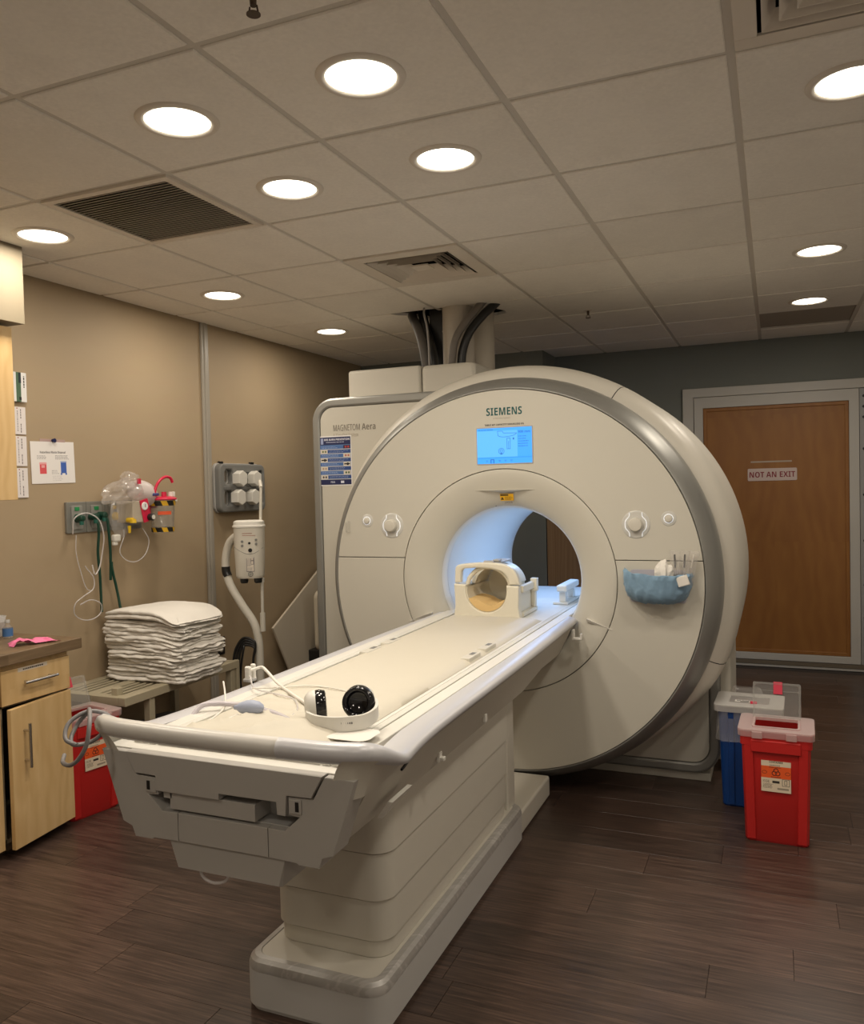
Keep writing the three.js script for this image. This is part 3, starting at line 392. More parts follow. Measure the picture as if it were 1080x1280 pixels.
  part('lower_box', loft([-1.590, -1.60, -2.04, -2.05].map((z, i) => { const e = i === 0 || i === 3 ? 0.004 : 0; return [[-0.143 + e, 0.571 + e, z], [-0.162, 0.642, z], [0.172, 0.642, z], [0.157 - e, 0.571 + e, z]]; }), { capA: true, capB: true, crease: 0.3 }), M.endGrey, t);
  // deck with real grooves
  part('deck_base', span(-0.318, 0.318, 0.83, 0.852, -4.95, -1.64, 0.002), M.greyLight, t);
  part('deck_centre', span(-0.240, 0.240, 0.848, 0.865, -4.95, -1.645, 0.002), M.white, t);
  for (const q of [-1, 1]) { part('deck_rail', span(q * 0.246, q * 0.268, 0.848, 0.868, -4.95, -1.645, 0.002), mat(0.70, 0.69, 0.63, 0.3), t); part('deck_edge', span(q * 0.272, q * 0.3175, 0.848, 0.8665, -4.9, -1.645, 0.002), M.white, t); }
  for (const q of [-1, 1]) for (const z of [-2.78, -2.96]) { const k = part('coil_socket', span(q * 0.185, q * 0.222, 0.862, 0.8845, z - 0.06, z + 0.06, 0.003), M.plastic, t); part('socket_slot', span(q * 0.195, q * 0.212, 0.8840, 0.8852, z - 0.045, z - 0.005), M.grey, k); }
  // pedestal column of telescoping covers
  [[0.150, 0.198, 0.372, -2.05], [0.201, 0.318, 0.384, -2.044], [0.321, 0.458, 0.396, -2.038], [0.461, 0.65, 0.408, -2.032]].forEach(([y0, y1, w, zfr], i) => { const d = -zfr + -(-3.21 - 0 - 0), dep = 3.21 + zfr, cz = (zfr - 3.21) / 2; part('column_cover', frustum([[w - 0.006, dep - 0.006, 0.062, y0, 0.012, cz], [w, dep, 0.064, y0 + 0.003, 0.012, cz], [w, dep, 0.064, y1, 0.012, cz]], 8), M.plastic, t); });
  part('column_core', frustum([[0.36, 1.13, 0.055, 0.14, 0.012, -2.63], [0.36, 1.13, 0.055, 0.64, 0.012, -2.63]], 6), M.gap, t);
  const bw = 0.452, bd = 1.38, bc = 0.014, bz = -2.615;
  part('base', frustum([[bw - 0.02, bd - 0.02, 0.05, 0.0, bc, bz], [bw - 0.02, bd - 0.02, 0.05, 0.014, bc, bz], [bw, bd, 0.06, 0.015, bc, bz], [bw, bd, 0.06, 0.117, bc, bz]], 8), mat(0.52, 0.51, 0.49, 0.5), t);
  const trimTex = dataTex(512, 512, (x, y) => { const n = fbm(x * 90, y * 60, 201), b = fbm(x * 6, y * 6, 203), v = (n > 0.60 && b > 0.58) ? 0.74 : 0.66 + 0.06 * n; return [v, v * 0.985, v * 0.96]; }, { srgb: true });
  part('base_trim', loft([[bw, bd, 0.06, 0.1175], [bw, bd, 0.06, 0.128], [bw - 0.010, bd - 0.010, 0.056, 0.142], [bw - 0.03, bd - 0.03, 0.05, 0.1505], [bw - 0.062, bd - 0.062, 0.04, 0.152], [bw - 0.066, bd - 0.066, 0.04, 0.146]].map(([w, d, r, y]) => ringXZ(w, d, r, y, 8, bc, bz)), { crease: 0.5 }), mat(1, 1, 1, 0.4, { metalness: 0.25, map: trimTex }), t);
  part('base_top', frustum([[bw - 0.066, bd - 0.066, 0.038, 0.12, bc, bz], [bw - 0.066, bd - 0.066, 0.038, 0.1505, bc, bz]], 8), M.plastic, t);
  part('rear_step', span(-0.21, 0.222, 0.004, 0.102, -3.79, -3.28, 0.012), M.plastic, t);
  part('column_back_cover', span(-0.16, 0.20, 0.10, 0.64, -3.30, -3.2, 0.01), M.plastic, t);
  // fittings on the right side
  const hook = (x, y, z) => [bx(0.012, 0.05, 0.03, x, y, z, 0.004), bx(0.04, 0.012, 0.024, x + 0.02, y - 0.018, z, 0.004), bx(0.010, 0.03, 0.024, x + 0.038, y - 0.008, z, 0.004)];
  part('side_hook', hook(0.365, 0.80, -3.72), M.white, t); part('side_hook', [bx(0.012, 0.03, 0.022, 0.300, 0.695, -2.23, 0.003), bx(0.02, 0.012, 0.02, 0.308, 0.69, -2.23, 0.003)], M.white, t); part('side_hook', [bx(0.012, 0.028, 0.02, 0.303, 0.70, -2.64, 0.003)], M.white, t);
  part('side_release', loft([[0, 0], [0.014, 0]].map(([o]) => [[0.305 + o, 0.675, -1.805], [0.338 + o, 0.722, -1.80], [0.342 + o, 0.728, -1.91], [0.334 + o, 0.716, -1.915]]), { capA: true, capB: true, crease: 0.3 }), M.white, t);
}
{ // mattress pad with creases
  const W = 0.455, Z0 = -3.68, Z1 = -1.66, nx = 40, nz = 150, rows = [];
  for (let j = 0; j <= nz; j++) { const z = Z0 + (Z1 - Z0) * j / nz, row = []; for (let i = 0; i <= nx; i++) { const u = i / nx * 2 - 1, x = u * W / 2; const edge = Math.pow(Math.abs(u), 14), ed2 = Math.max(0, 1 - Math.min(j, nz - j) / 3); let h = 0.016 * (1 - edge) * (1 - ed2 * ed2); const near = Math.exp(-Math.pow((z + 1.80) / 0.10, 2)) * Math.exp(-Math.pow((x - 0.02) / 0.14, 2)); h += 0.018 * near; const wr = Math.max(0, (z + 2.45) / 0.75), ridge = 1 - Math.abs(2 * fbm(x * 5 + z * 6, z * 4 - x * 3, 77, 3) - 1); h += wr * 0.015 * Math.pow(ridge, 5) * (1 - edge); h += 0.0015 * fbm(x * 14, z * 9, 78); row.push([x, 0.8655 + Math.max(0, h), z]); } rows.push([[-W / 2, 0.8655, z], ...row, [W / 2, 0.8655, z]]); }
  single('mattress_pad', loft(rows, { closed: false, crease: 0.9 }), M.pad, 'thin cream mattress pad lying creased along the patient table', 'mattress', [TX, 0, 0]);
}
// ---------- head coil ----------
{
  const c = thing('head_coil', 'cream head coil with arched handle standing on the table before the bore', 'head coil', [-1.282, 0.8665, -3.705]);
  const base = poly([[-0.165, 0], [0.165, 0], [0.172, 0.035], [0.168, 0.1], [0.165, 0.155], [0.104, 0.16], [-0.104, 0.17], [-0.165, 0.165], [-0.168, 0.1], [-0.172, 0.035]]);
  const s = new THREE.Shape(); s.moveTo(-0.168, 0); s.lineTo(0.168, 0); s.lineTo(0.160, 0.05); s.lineTo(0.164, 0.152); s.lineTo(0.110, 0.154);
  s.absarc(0, 0.127, 0.104, 0.26, Math.PI - 0.26, true); s.lineTo(-0.164, 0.158); s.lineTo(-0.160, 0.05); s.closePath();
  part('front_plate', ext(s, 0.05, 0.006, 40).translate(0, 0, -0.05), M.coil, c);
  // inner shell
  const shell = (a0, a1, r0, r1, len, z0) => { const rings = []; for (const [r, z] of [[r1, z0], [r1, z0 - len * 0.7], [r1 * 0.93, z0 - len * 0.9], [r1 * 0.75, z0 - len], [r0 * 0.73, z0 - len + 0.012], [r0 * 0.92, z0 - len * 0.88], [r0, z0 - len * 0.68], [r0, z0], [r1, z0]]) { const n = 36, ring = []; for (let i = 0; i <= n; i++) { const a = a0 + (a1 - a0) * i / n; ring.push([r * Math.cos(a), 0.127 + r * Math.sin(a), z]); } rings.push(ring); } return loft(rings, { closed: false, crease: 0.6 }); };
  part('lower_shell', shell(Math.PI - 0.16, Math.PI * 2 + 0.16, 0.1, 0.118, 0.31, -0.012), M.coil, c);
  part('upper_shell', shell(0.18, Math.PI - 0.18, 0.102, 0.120, 0.20, -0.13), M.coil, c);
  const neck = new THREE.Shape(); neck.absarc(0, 0.127, 0.09, 0, Math.PI * 2); part('rear_wall', ext(neck, 0.008, 0, 40).translate(0, 0, -0.305), M.coil, c);
  // arched handle frame
  const hs = new THREE.Shape(); hs.moveTo(-0.165, 0.162); hs.lineTo(-0.162, 0.225); hs.quadraticCurveTo(-0.16, 0.25, -0.125, 0.253); hs.quadraticCurveTo(0.02, 0.272, 0.10, 0.252); hs.quadraticCurveTo(0.155, 0.232, 0.164, 0.157); hs.lineTo(0.112, 0.157); hs.quadraticCurveTo(0.108, 0.205, 0.07, 0.222); hs.quadraticCurveTo(0.0, 0.244, -0.11, 0.232); hs.quadraticCurveTo(-0.132, 0.23, -0.132, 0.205); hs.lineTo(-0.134, 0.162); hs.closePath();
  part('handle_frame', ext(hs, 0.04, 0.007).translate(0, 0, -0.052), M.coil, c);
  const arcp = []; for (let i = 0; i <= 12; i++) { const a = 0.25 + (Math.PI - 0.5) * i / 12; arcp.push([0.112 * Math.cos(a), 0.127 + 0.112 * Math.sin(a), -0.045]); } part('inner_arch', tube(arcp, 0.011, 40, 8), M.coil, c);
  part('mirror_mount', [bx(0.05, 0.014, 0.03, 0.005, 0.262, -0.045, 0.004), bx(0.03, 0.012, 0.05, 0.035, 0.268, -0.08, 0.004), bx(0.07, 0.01, 0.16, 0.02, 0.258, -0.16, 0.004)], M.greyLight, c);
  const fo = new THREE.Shape(); fo.absarc(0, 0.127, 0.1, Math.PI * 1.13, Math.PI * 1.87, false); fo.quadraticCurveTo(0.055, 0.070, 0.03, 0.058); fo.quadraticCurveTo(0.0, 0.055, -0.02, 0.072); fo.quadraticCurveTo(-0.05, 0.086, -0.0917, 0.0873);
  part('foam_cushion', ext(fo, 0.19, 0).translate(0, 0, -0.198), M.foam, c);
  for (const q of [-1, 1]) part('side_bracket', [span(q * 0.135, q * 0.172, 0, 0.02, -0.30, -0.05, 0.004), span(q * 0.15, q * 0.172, 0.115, 0.15, -0.29, -0.05, 0.005), span(q * 0.15, q * 0.172, 0.02, 0.15, -0.29, -0.255, 0.005), span(q * 0.11, q * 0.15, 0.0, 0.12, -0.28, -0.05, 0.004), span(q * 0.152, q * 0.185, 0.10, 0.165, -0.275, -0.24, 0.004)], M.coil, c);
}
{ const t = thing('bore_accessory', 'pale raised grip bar inside the bore behind the head coil', 'coil support', [-1.03, 0.8665, -4.28]);
  part('grip_bar', [bx(0.055, 0.035, 0.30, 0.0, 0.085, -0.05, 0.01), bx(0.035, 0.06, 0.05, -0.005, 0.04, 0.04, 0.006), bx(0.035, 0.06, 0.05, -0.005, 0.04, -0.14, 0.006)], M.white, t);
  part('foot', span(-0.05, 0.03, 0, 0.012, -0.20, 0.09, 0.003), M.white, t); }
// ---------- things on the table ----------
{
  const h = thing('headphones', 'white headphones with black ear pads lying on the table', 'headphones', [-1.045, 0.884, -1.86]);
  const cup = (r, m) => ({ shell: lathe([[0.0001, -0.026], [r * 0.6, -0.024], [r * 0.9, -0.014], [r, 0.0], [r * 0.97, 0.006]], 36), pad: lathe([[r * 0.97, 0.004], [r * 1.0, 0.016], [r * 0.92, 0.030], [r * 0.75, 0.033], [r * 0.62, 0.024], [r * 0.58, 0.012], [0.0001, 0.010]], 36) });
  const place = (g, n, p) => { const q = new THREE.Quaternion().setFromUnitVectors(new THREE.Vector3(0, 1, 0), new THREE.Vector3(...n).normalize()); g.applyQuaternion(q); g.translate(...p); return g; };
  const c1 = cup(0.041), c2 = cup(0.044);
  const e1 = part('ear_cup', place(c1.shell, [0.82, 0.05, -0.50], [-0.087, 0.043, 0.0]), M.white, h); part('ear_pad', place(c1.pad, [0.82, 0.05, -0.50], [-0.087, 0.043, 0.0]), M.blackGloss, e1);
  const e2 = part('ear_cup', place(c2.shell, [0.15, 0.25, 0.92], [0.020, 0.050, -0.055]), M.white, h); part('ear_pad', place(c2.pad, [0.15, 0.25, 0.92], [0.025, 0.048, -0.05]), M.blackGloss, e2);
  const cv = new THREE.CatmullRomCurve3([[-0.10, 0.024, 0.005], [-0.088, 0.023, 0.035], [-0.055, 0.021, 0.058], [-0.01, 0.02, 0.066], [0.04, 0.021, 0.055], [0.075, 0.023, 0.022], [0.084, 0.03, -0.02], [0.068, 0.04, -0.06], [0.045, 0.045, -0.075]].map(p => new THREE.Vector3(...p))), P = cv.getPoints(60);
  part('headband', loft(P.map((p, i) => { const a = P[Math.max(0, i - 1)], b = P[Math.min(60, i + 1)], tx = b.x - a.x, tz = b.z - a.z, l = Math.hypot(tx, tz), nx = tz / l, nz = -tx / l, hh = 0.019 - 0.004 * Math.abs(i / 30 - 1); return [[p.x - nx * 0.004, p.y - hh, p.z - nz * 0.004], [p.x - nx * 0.004, p.y + hh, p.z - nz * 0.004], [p.x + nx * 0.004, p.y + hh, p.z + nz * 0.004], [p.x + nx * 0.004, p.y - hh, p.z + nz * 0.004]]; }), { capA: true, capB: true, crease: 0.5 }), M.white, h);
  part('band_print', [0, 1, 2, 3, 4, 5].map(i => bx(0.004, 0.0045, 0.0008, 0.028 + i * 0.0052, 0.024, 0.0635 - i * 0.0022).rotateY(0)), M.grey, h);
  single('folded_wipe', frustum([[0.21, 0.10, 0.03, 0], [0.215, 0.105, 0.03, 0.002], [0.20, 0.09, 0.03, 0.004]]), M.linen, 'thin white cloth lying under the headphones', 'cloth', [-1.03, 0.8815, -1.80]);
}
single('squeeze_bulb', (() => { const g = lathe([[0.0001, -0.037], [0.005, -0.036], [0.006, -0.030], [0.012, -0.022], [0.017, -0.008], [0.018, 0.006], [0.015, 0.020], [0.008, 0.029], [0.0001, 0.032]], 24); g.scale(1.15, 1.25, 1.15); g.rotateZ(-Math.PI / 2); g.rotateY(0.25); return g; })(), mat(0.36, 0.40, 0.52, 0.5), 'blue grey rubber squeeze bulb lying on the mattress pad', 'squeeze bulb', [-1.325, 0.910, -1.845]);
single('breathing_tube', tube([[-1.56, 0.80, -1.86], [-1.545, 0.854, -1.87], [-1.53, 0.885, -1.90], [-1.497, 0.887, -1.922], [-1.446, 0.888, -1.928], [-1.363, 0.891, -1.909], [-1.255, 0.893, -1.865], [-1.166, 0.892, -1.815], [-1.10, 0.890, -1.80]], 0.0075, 80, 10), new THREE.MeshPhysicalMaterial({ color: lin(0.72, 0.68, 0.72), roughness: 0.25, transmission: 0.25, thickness: 0 }), 'thickest clear tube curling over the left rim of the table', 'tube');
single('breathing_tube', tube([[-1.60, 0.909, -2.24], [-1.575, 0.916, -2.262], [-1.54, 0.911, -2.24], [-1.462, 0.894, -2.179], [-1.334, 0.891, -2.069], [-1.20, 0.891, -1.96], [-1.14, 0.895, -1.90]], 0.005, 80, 10), M.tubeWhite, 'pale tube running from the white clip to the headphones', 'tube');
single('thin_tube', tube([[-1.575, 0.914, -2.06], [-1.548, 0.894, -2.03], [-1.47, 0.879, -1.922], [-1.418, 0.885, -1.81], [-1.40, 0.886, -1.76], [-1.37, 0.888, -1.765], [-1.348, 0.895, -1.822]], 0.0028, 60, 8), M.tubeWhite, 'thin white tube leading to the squeeze bulb', 'tube');
single('thin_tube', tube([[-1.59, 0.894, -2.22], [-1.511, 0.882, -2.131], [-1.404, 0.889, -2.069], [-1.314, 0.889, -2.037], [-1.24, 0.889, -1.95], [-1.21, 0.891, -1.88], [-1.19, 0.893, -1.83]], 0.0026, 60, 8), M.tubing, 'thin clear tube looping between the clip and the headphones', 'tube');
single('thin_tube', tube([[-1.50, 0.889, -2.10], [-1.42, 0.891, -2.13], [-1.33, 0.890, -2.18], [-1.20, 0.888, -2.16], [-1.10, 0.887, -2.05]], 0.0022, 60, 8), M.tubeWhite, 'thin white line lying across the pad behind the headphones', 'tube');
{ const t = thing('tube_clip', 'white plastic clip on the left rim of the table', 'clip', [-1.62, 0.866, -2.26]); part('jaw', [bx(0.022, 0.05, 0.016, 0, 0.027, 0.008, 0.006), bx(0.018, 0.055, 0.014, 0.006, 0.03, -0.012, 0.006)], M.white, t); part('base', bx(0.03, 0.012, 0.04, 0, 0.006, 0, 0.004), M.greyLight, t); }
single('bar_cable', tube([[-1.745, 0.812, -1.60], [-1.69, 0.815, -1.545], [-1.63, 0.826, -1.515], [-1.59, 0.852, -1.505], [-1.566, 0.888, -1.505], [-1.566, 0.928, -1.515], [-1.588, 0.950, -1.54], [-1.62, 0.953, -1.57], [-1.652, 0.936, -1.595], [-1.672, 0.908, -1.58], [-1.660, 0.880, -1.545], [-1.634, 0.872, -1.53], [-1.612, 0.874, -1.58], [-1.617, 0.915, -1.635], [-1.650, 0.938, -1.60], [-1.676, 0.916, -1.555], [-1.662, 0.884, -1.53], [-1.625, 0.872, -1.53]], 0.0055, 140, 8), mat(0.22, 0.21, 0.21, 0.45), 'grey cable looped around the left end of the table push bar', 'cable');
single('hanging_tube', tube([[-1.325, 0.59, -1.62], [-1.315, 0.557, -1.61], [-1.293, 0.543, -1.61], [-1.265, 0.543, -1.61], [-1.24, 0.556, -1.61], [-1.23, 0.59, -1.62]], 0.004, 40, 8), M.tubing, 'clear tube hanging below the front end of the table', 'tube');
// ---------- basket on the scanner face ----------
{
  const b = thing('glove_basket', 'basket covered in crinkled blue fabric hanging on the scanner face', 'basket', [-0.49, 0.95, ZF + 0.001]);
  const ring = (k, y, s, off = 0) => { const r = [], n = 40; for (let i = 0; i <= n; i++) { const a = Math.PI * i / n, nz = 1 + 0.10 * (fbm(i * 0.55 + s, y * 60 + s, 301) - 0.5) * 2; r.push([-0.152 * k * Math.cos(a) * nz, y + 0.008 * (vnoise(i * 0.6, s, 303) - 0.5) + (y > 0.12 ? 0.022 * Math.pow(Math.max(0, Math.cos(a)), 2) : 0), 0.004 + 0.12 * k * Math.pow(Math.sin(a), 0.8) * nz]); } return r; };
  const lv = [[0.45, 0.0], [0.72, 0.012], [0.86, 0.035], [0.93, 0.06], [0.96, 0.085], [0.99, 0.11], [1.01, 0.13], [0.98, 0.137]].map(([k, y], i) => ring(k, y, i * 1.3));
  const inn = [[0.94, 0.13], [0.90, 0.09], [0.80, 0.04], [0.5, 0.012]].map(([k, y], i) => ring(k, y, 20 + i));
  part('fabric_cover', loft([...lv, ...inn], { closed: false, crease: 1.2 }), new THREE.MeshPhysicalMaterial({ color: lin(0.26, 0.42, 0.58), roughness: 0.9, transmission: 0.2, thickness: 0, bumpMap: wallBump, bumpScale: 0.004 }), b);
  part('back_plate', ext(rrect(0.25, 0.15, 0.02, 0, 0.075), 0.004), mat(0.45, 0.44, 0.5, 0.5), b);
}
{ const crumple = (s, rx, ry, rz) => { const g = new THREE.IcosahedronGeometry(1, 4), p = g.attributes.position; for (let i = 0; i < p.count; i++) { const x = p.getX(i), y = p.getY(i), z = p.getZ(i), k = 0.62 + 0.75 * Math.abs(fbm(x * 2.2 + 5 + s, y * 2.2 + z * 1.7, s, 3) - 0.1); p.setXYZ(i, x * k * rx, y * k * ry, z * k * rz); } return toCreasedNormals(g, 0.5); };
  single('crumpled_tissue', crumple(4, 0.05, 0.065, 0.035), M.linen, 'crumpled white tissue sticking out of the blue basket', 'tissue', [-0.455, 1.085, ZF + 0.06]);
  single('crumpled_tissue', crumple(9, 0.05, 0.03, 0.035), M.linen, 'small white wad lying low in the middle of the blue basket', 'tissue', [-0.525, 1.045, ZF + 0.065]);
  single('cotton_pad', bx(0.05, 0.045, 0.012, 0, 0, 0, 0.004).rotateZ(0.3), M.linen, 'white pad folded over the right rim of the blue basket', 'pad', [-0.372, 1.062, ZF + 0.098]);
  [[-0.405, 0.06, 0.03], [-0.375, 0.05, -0.06], [-0.36, 0.035, -0.22]].forEach(([x, z, a], i) => { const t = thing('packaged_syringe', ['leftmost clear syringe pack standing in the blue basket', 'middle clear syringe pack standing in the blue basket', 'tilted rightmost clear syringe pack in the blue basket'][i], 'syringe', [x, 1.035, ZF + z], 0, 'syringe packs in the blue basket'); t.rotation.z = a;
    part('wrapper', loft([0, 0.03, 0.07, 0.11, 0.145, 0.155].map((y, j) => Array.from({ length: 12 }, (_, k) => { const q = k / 12 * Math.PI * 2, w = 0.020 + 0.004 * vnoise(j * 1.7 + i * 3, k, 310); return [w * Math.cos(q), y + 0.006 * vnoise(k, j + i, 311), 0.009 * (1 + 0.5 * vnoise(k * 1.3, j + 9, 312)) * Math.sin(q)]; })), { crease: 0.3 }), M.film, t); part('barrel', cyl(0.007, 0.007, 0.10, 0, 0.06, 0, 12), M.film, t); part('plunger', [cyl(0.008, 0.008, 0.012, 0, 0.045, 0, 12), cyl(0.004, 0.004, 0.06, 0, 0.11, 0, 8)], i === 2 ? M.tubeWhite : M.black, t); });
}
// ---------- sharps containers ----------
const sharpsLabel = sheetMat(256, 330, (x, w, h) => { x.fillStyle = '#d8c8b0'; x.fillRect(0, 0, w, h); x.fillStyle = '#2c2620'; x.font = 'bold 26px sans-serif'; x.textAlign = 'center'; x.fillText('REUSABLE SHARPS', w / 2, 36, 190); x.fillText('CONTAINER', w / 2, 62, 120); x.font = 'bold 14px sans-serif'; strokes(x, 74, 80, 110, 1, 9, '#3a2f28', 6); x.fillStyle = '#e2581c'; x.fillRect(0, 92, w, 110); x.strokeStyle = '#2a1510'; x.lineWidth = 7; for (let k = 0; k < 3; k++) { const a = -Math.PI / 2 + k * Math.PI * 2 / 3; x.beginPath(); x.arc(w / 2 + 17 * Math.cos(a), 148 + 17 * Math.sin(a), 19, a - 2.3, a + 2.3); x.stroke(); } x.beginPath(); x.arc(w / 2, 148, 7, 0, 7); x.stroke(); x.font = 'bold 15px sans-serif'; x.fillStyle = '#3a1a10'; x.fillText('BIOHAZARD', w / 2, 198); strokes(x, 70, 98, 110, 1, 8, '#5a2412', 7); for (const q of [28, w - 28]) { x.beginPath(); x.ellipse(q, 152, 20, 14, 0, 0, 7); x.lineWidth = 3; x.stroke(); } x.fillStyle = '#2c2620'; x.fillRect(96, 226, 62, 22); strokes(x, 14, 224, 60, 3, 9, '#4a4038', 4); strokes(x, 16, 258, 90, 5, 9, '#4a4038', 4); x.lineWidth = 4; x.strokeStyle = '#2c2620'; x.strokeRect(182, 206, 60, 62); x.strokeRect(202, 216, 20, 40); for (let q = 140; q < 236; q += 7) x.fillRect(q, 288, 4, 18); });
function sharpsContainer(label, pos, turn, bodyM, { flap = 75, lidM = M.lid, lab = true } = {}) {
  const t = thing('sharps_container', label, 'sharps container', pos, turn);
  const body = part('bin_body', loft([ringXZ(0.236, 0.19, 0.02, 0.0, 5), ringXZ(0.244, 0.198, 0.022, 0.008, 5), ringXZ(0.262, 0.222, 0.022, 0.40, 5), ringXZ(0.274, 0.236, 0.022, 0.405, 5), ringXZ(0.276, 0.238, 0.022, 0.458, 5), ringXZ(0.268, 0.230, 0.02, 0.458, 5), ringXZ(0.252, 0.214, 0.02, 0.40, 5), ringXZ(0.234, 0.188, 0.018, 0.012, 5)], { capA: true, capB: true, crease: 0.5 }), bodyM, t);
  for (const q of [-1, 1]) part('body_ridge', loft([[0.012, 0.0985], [0.404, 0.1105]].map(([y, z]) => { const o = y > 0.3 ? 0.082 : 0.074; return [[q * o, y, z - 0.01], [q * (o + 0.006), y, z + 0.007], [q * (o + 0.038), y, z + 0.007], [q * (o + 0.045), y, z - 0.01]]; }), { capA: true, capB: true, crease: 0.3 }), bodyM, t);
  part('rim_band', [bx(0.19, 0.05, 0.012, 0, 0.405, 0.117, 0.004)], bodyM, t);
  const s = rrect(0.292, 0.252, 0.022); s.holes.push(rrect(0.165, 0.135, 0.012, 0, -0.01));
  const lid = part('lid', [ext(s, 0.008, 0.002).rotateX(-Math.PI / 2).translate(0, 0.464, 0), loft([ringXZ(0.284, 0.246, 0.022, 0.440, 5), ringXZ(0.290, 0.250, 0.022, 0.442, 5), ringXZ(0.292, 0.252, 0.022, 0.466, 5)], { crease: 0.5 })], lidM, t);
  for (const q of [-0.07, 0.06]) part('lid_catch', bx(0.04, 0.028, 0.008, q, 0.452, 0.128, 0.003), lidM, lid);
  const rim = rrect(0.185, 0.155, 0.014, 0, -0.01); rim.holes.push(rrect(0.165, 0.135, 0.012, 0, -0.01)); part('opening_rim', ext(rim, 0.008, 0.002).rotateX(-Math.PI / 2).translate(0, 0.470, 0), lidM, lid);
  const a = flap * RAD, fy = 0.475, fz = -0.062, up = y => [0, fy + y * Math.sin(a), fz - 0.0 + y * Math.cos(a)];
  const fg = ext(rrect(0.19, 0.15, 0.008, 0, 0.075), 0.003, 0.001), fr = rrect(0.19, 0.15, 0.008, 0, 0.075); fr.holes.push(rrect(0.172, 0.132, 0.006, 0, 0.075));
  const tilt = g => g.rotateX(-(Math.PI / 2 - a)).translate(0, fy, fz);
  const f = part('flap', [tilt(fg), tilt(ext(fr, 0.010, 0.002)), tilt(bx(0.19, 0.004, 0.006, 0, 0.115, 0.004))], M.clear, t);
  part('flap_tab', tilt(bx(0.036, 0.052, 0.004, 0.005, 0.128, 0.006, 0.001)), mat(0.62, 0.04, 0.08, 0.4), f);
  if (lab) { const l = part('warning_label', sheetGeo(0.112, 0.145, 0.001), sharpsLabel, t); l.position.set(0.0, 0.292, 0.1100); l.rotation.x = -0.0306; l.userData.label = 'orange and white biohazard label'; }
  return t;
}
sharpsContainer('red sharps container with open clear flap standing before the blue bin', [-0.002, 0, -3.69], -0.03, M.red);
sharpsContainer('red sharps container in the gap beside the maple base cabinet', [-3.055, 0, -2.905], Math.PI / 2 - 0.20, M.red, { flap: 70 });
{
  const t = thing('waste_container', 'blue waste bin with clear bag and lid behind the red sharps container', 'bin', [-0.115, 0, -4.035], -0.03);
  part('bin_body', loft([ringXZ(0.226, 0.18, 0.02, 0, 5), ringXZ(0.234, 0.19, 0.022, 0.008, 5), ringXZ(0.262, 0.222, 0.022, 0.45, 5), ringXZ(0.252, 0.212, 0.02, 0.45, 5), ringXZ(0.224, 0.18, 0.018, 0.012, 5)], { capA: true, capB: true, crease: 0.5 }), M.blue, t);
  for (const q of [-0.075, 0.075]) part('body_ridge', loft([[0.012, 0.096], [0.44, 0.113]].map(([y, z]) => [[q - 0.016, y, z - 0.01], [q - 0.012, y, z + 0.005], [q + 0.012, y, z + 0.005], [q + 0.016, y, z - 0.01]]), { capA: true, capB: true, crease: 0.3 }), M.blue, t);
  const bag = [0.305, 0.31, 0.34, 0.38, 0.42, 0.452, 0.458].map((y, j) => ringXZ(0.288 - 0.004 * j, 0.248 - 0.004 * j, 0.03, y, 9).map(([x, yy, z], i) => { const k = 1 + 0.035 * (vnoise(i * 0.7, j * 0.9, 320) - 0.4); return [x * k, yy + (j === 0 ? 0.02 * vnoise(i * 0.4, 3, 321) : 0), z * k]; }));
  part('bag', loft(bag, { crease: 0.8 }), M.film, t);
  const s = rrect(0.296, 0.256, 0.02); s.holes.push(rrect(0.17, 0.13, 0.01, 0, 0.0)); const lid = part('lid', [ext(s, 0.008, 0.002).rotateX(-Math.PI / 2).translate(0, 0.468, 0), loft([ringXZ(0.294, 0.254, 0.02, 0.444, 5), ringXZ(0.296, 0.256, 0.02, 0.470, 5)], { crease: 0.5 })], M.lidGrey, t);
  part('lid_insert', ext(rrect(0.17, 0.13, 0.01), 0.006, 0.001).rotateX(-Math.PI / 2).translate(0, 0.466, 0), mat(0.30, 0.28, 0.27, 0.4), lid);
  part('lid_tab', bx(0.028, 0.012, 0.02, 0.02, 0.479, 0.06, 0.003), M.magenta, lid);
  const lb = part('lid_label', new THREE.BoxGeometry(0.085, 0.0012, 0.032).translate(-0.02, 0.4735, 0.022), mat(0.75, 0.72, 0.68, 0.6), lid); part('label_print', [text('RX WASTE', 0.011, font, 0.0006), text('ONLY', 0.010, font, 0.0006).translate(0, -0.014, 0)].map(g => g.rotateX(-Math.PI / 2).translate(-0.02, 0.4743, 0.020)), M.black, lb);
  part('bag_tuft', loft([0.455, 0.475, 0.492, 0.498].map((y, j) => ringXZ(0.16 - 0.02 * j, 0.03, 0.012, y, 5, -0.02, -0.132).map(([x, yy, z], i) => [x, yy + 0.012 * vnoise(i * 0.8, j, 330), z + 0.012 * (vnoise(i * 0.9, j + 4, 331) - 0.5)])), { crease: 0.4 }), M.film, t);
}
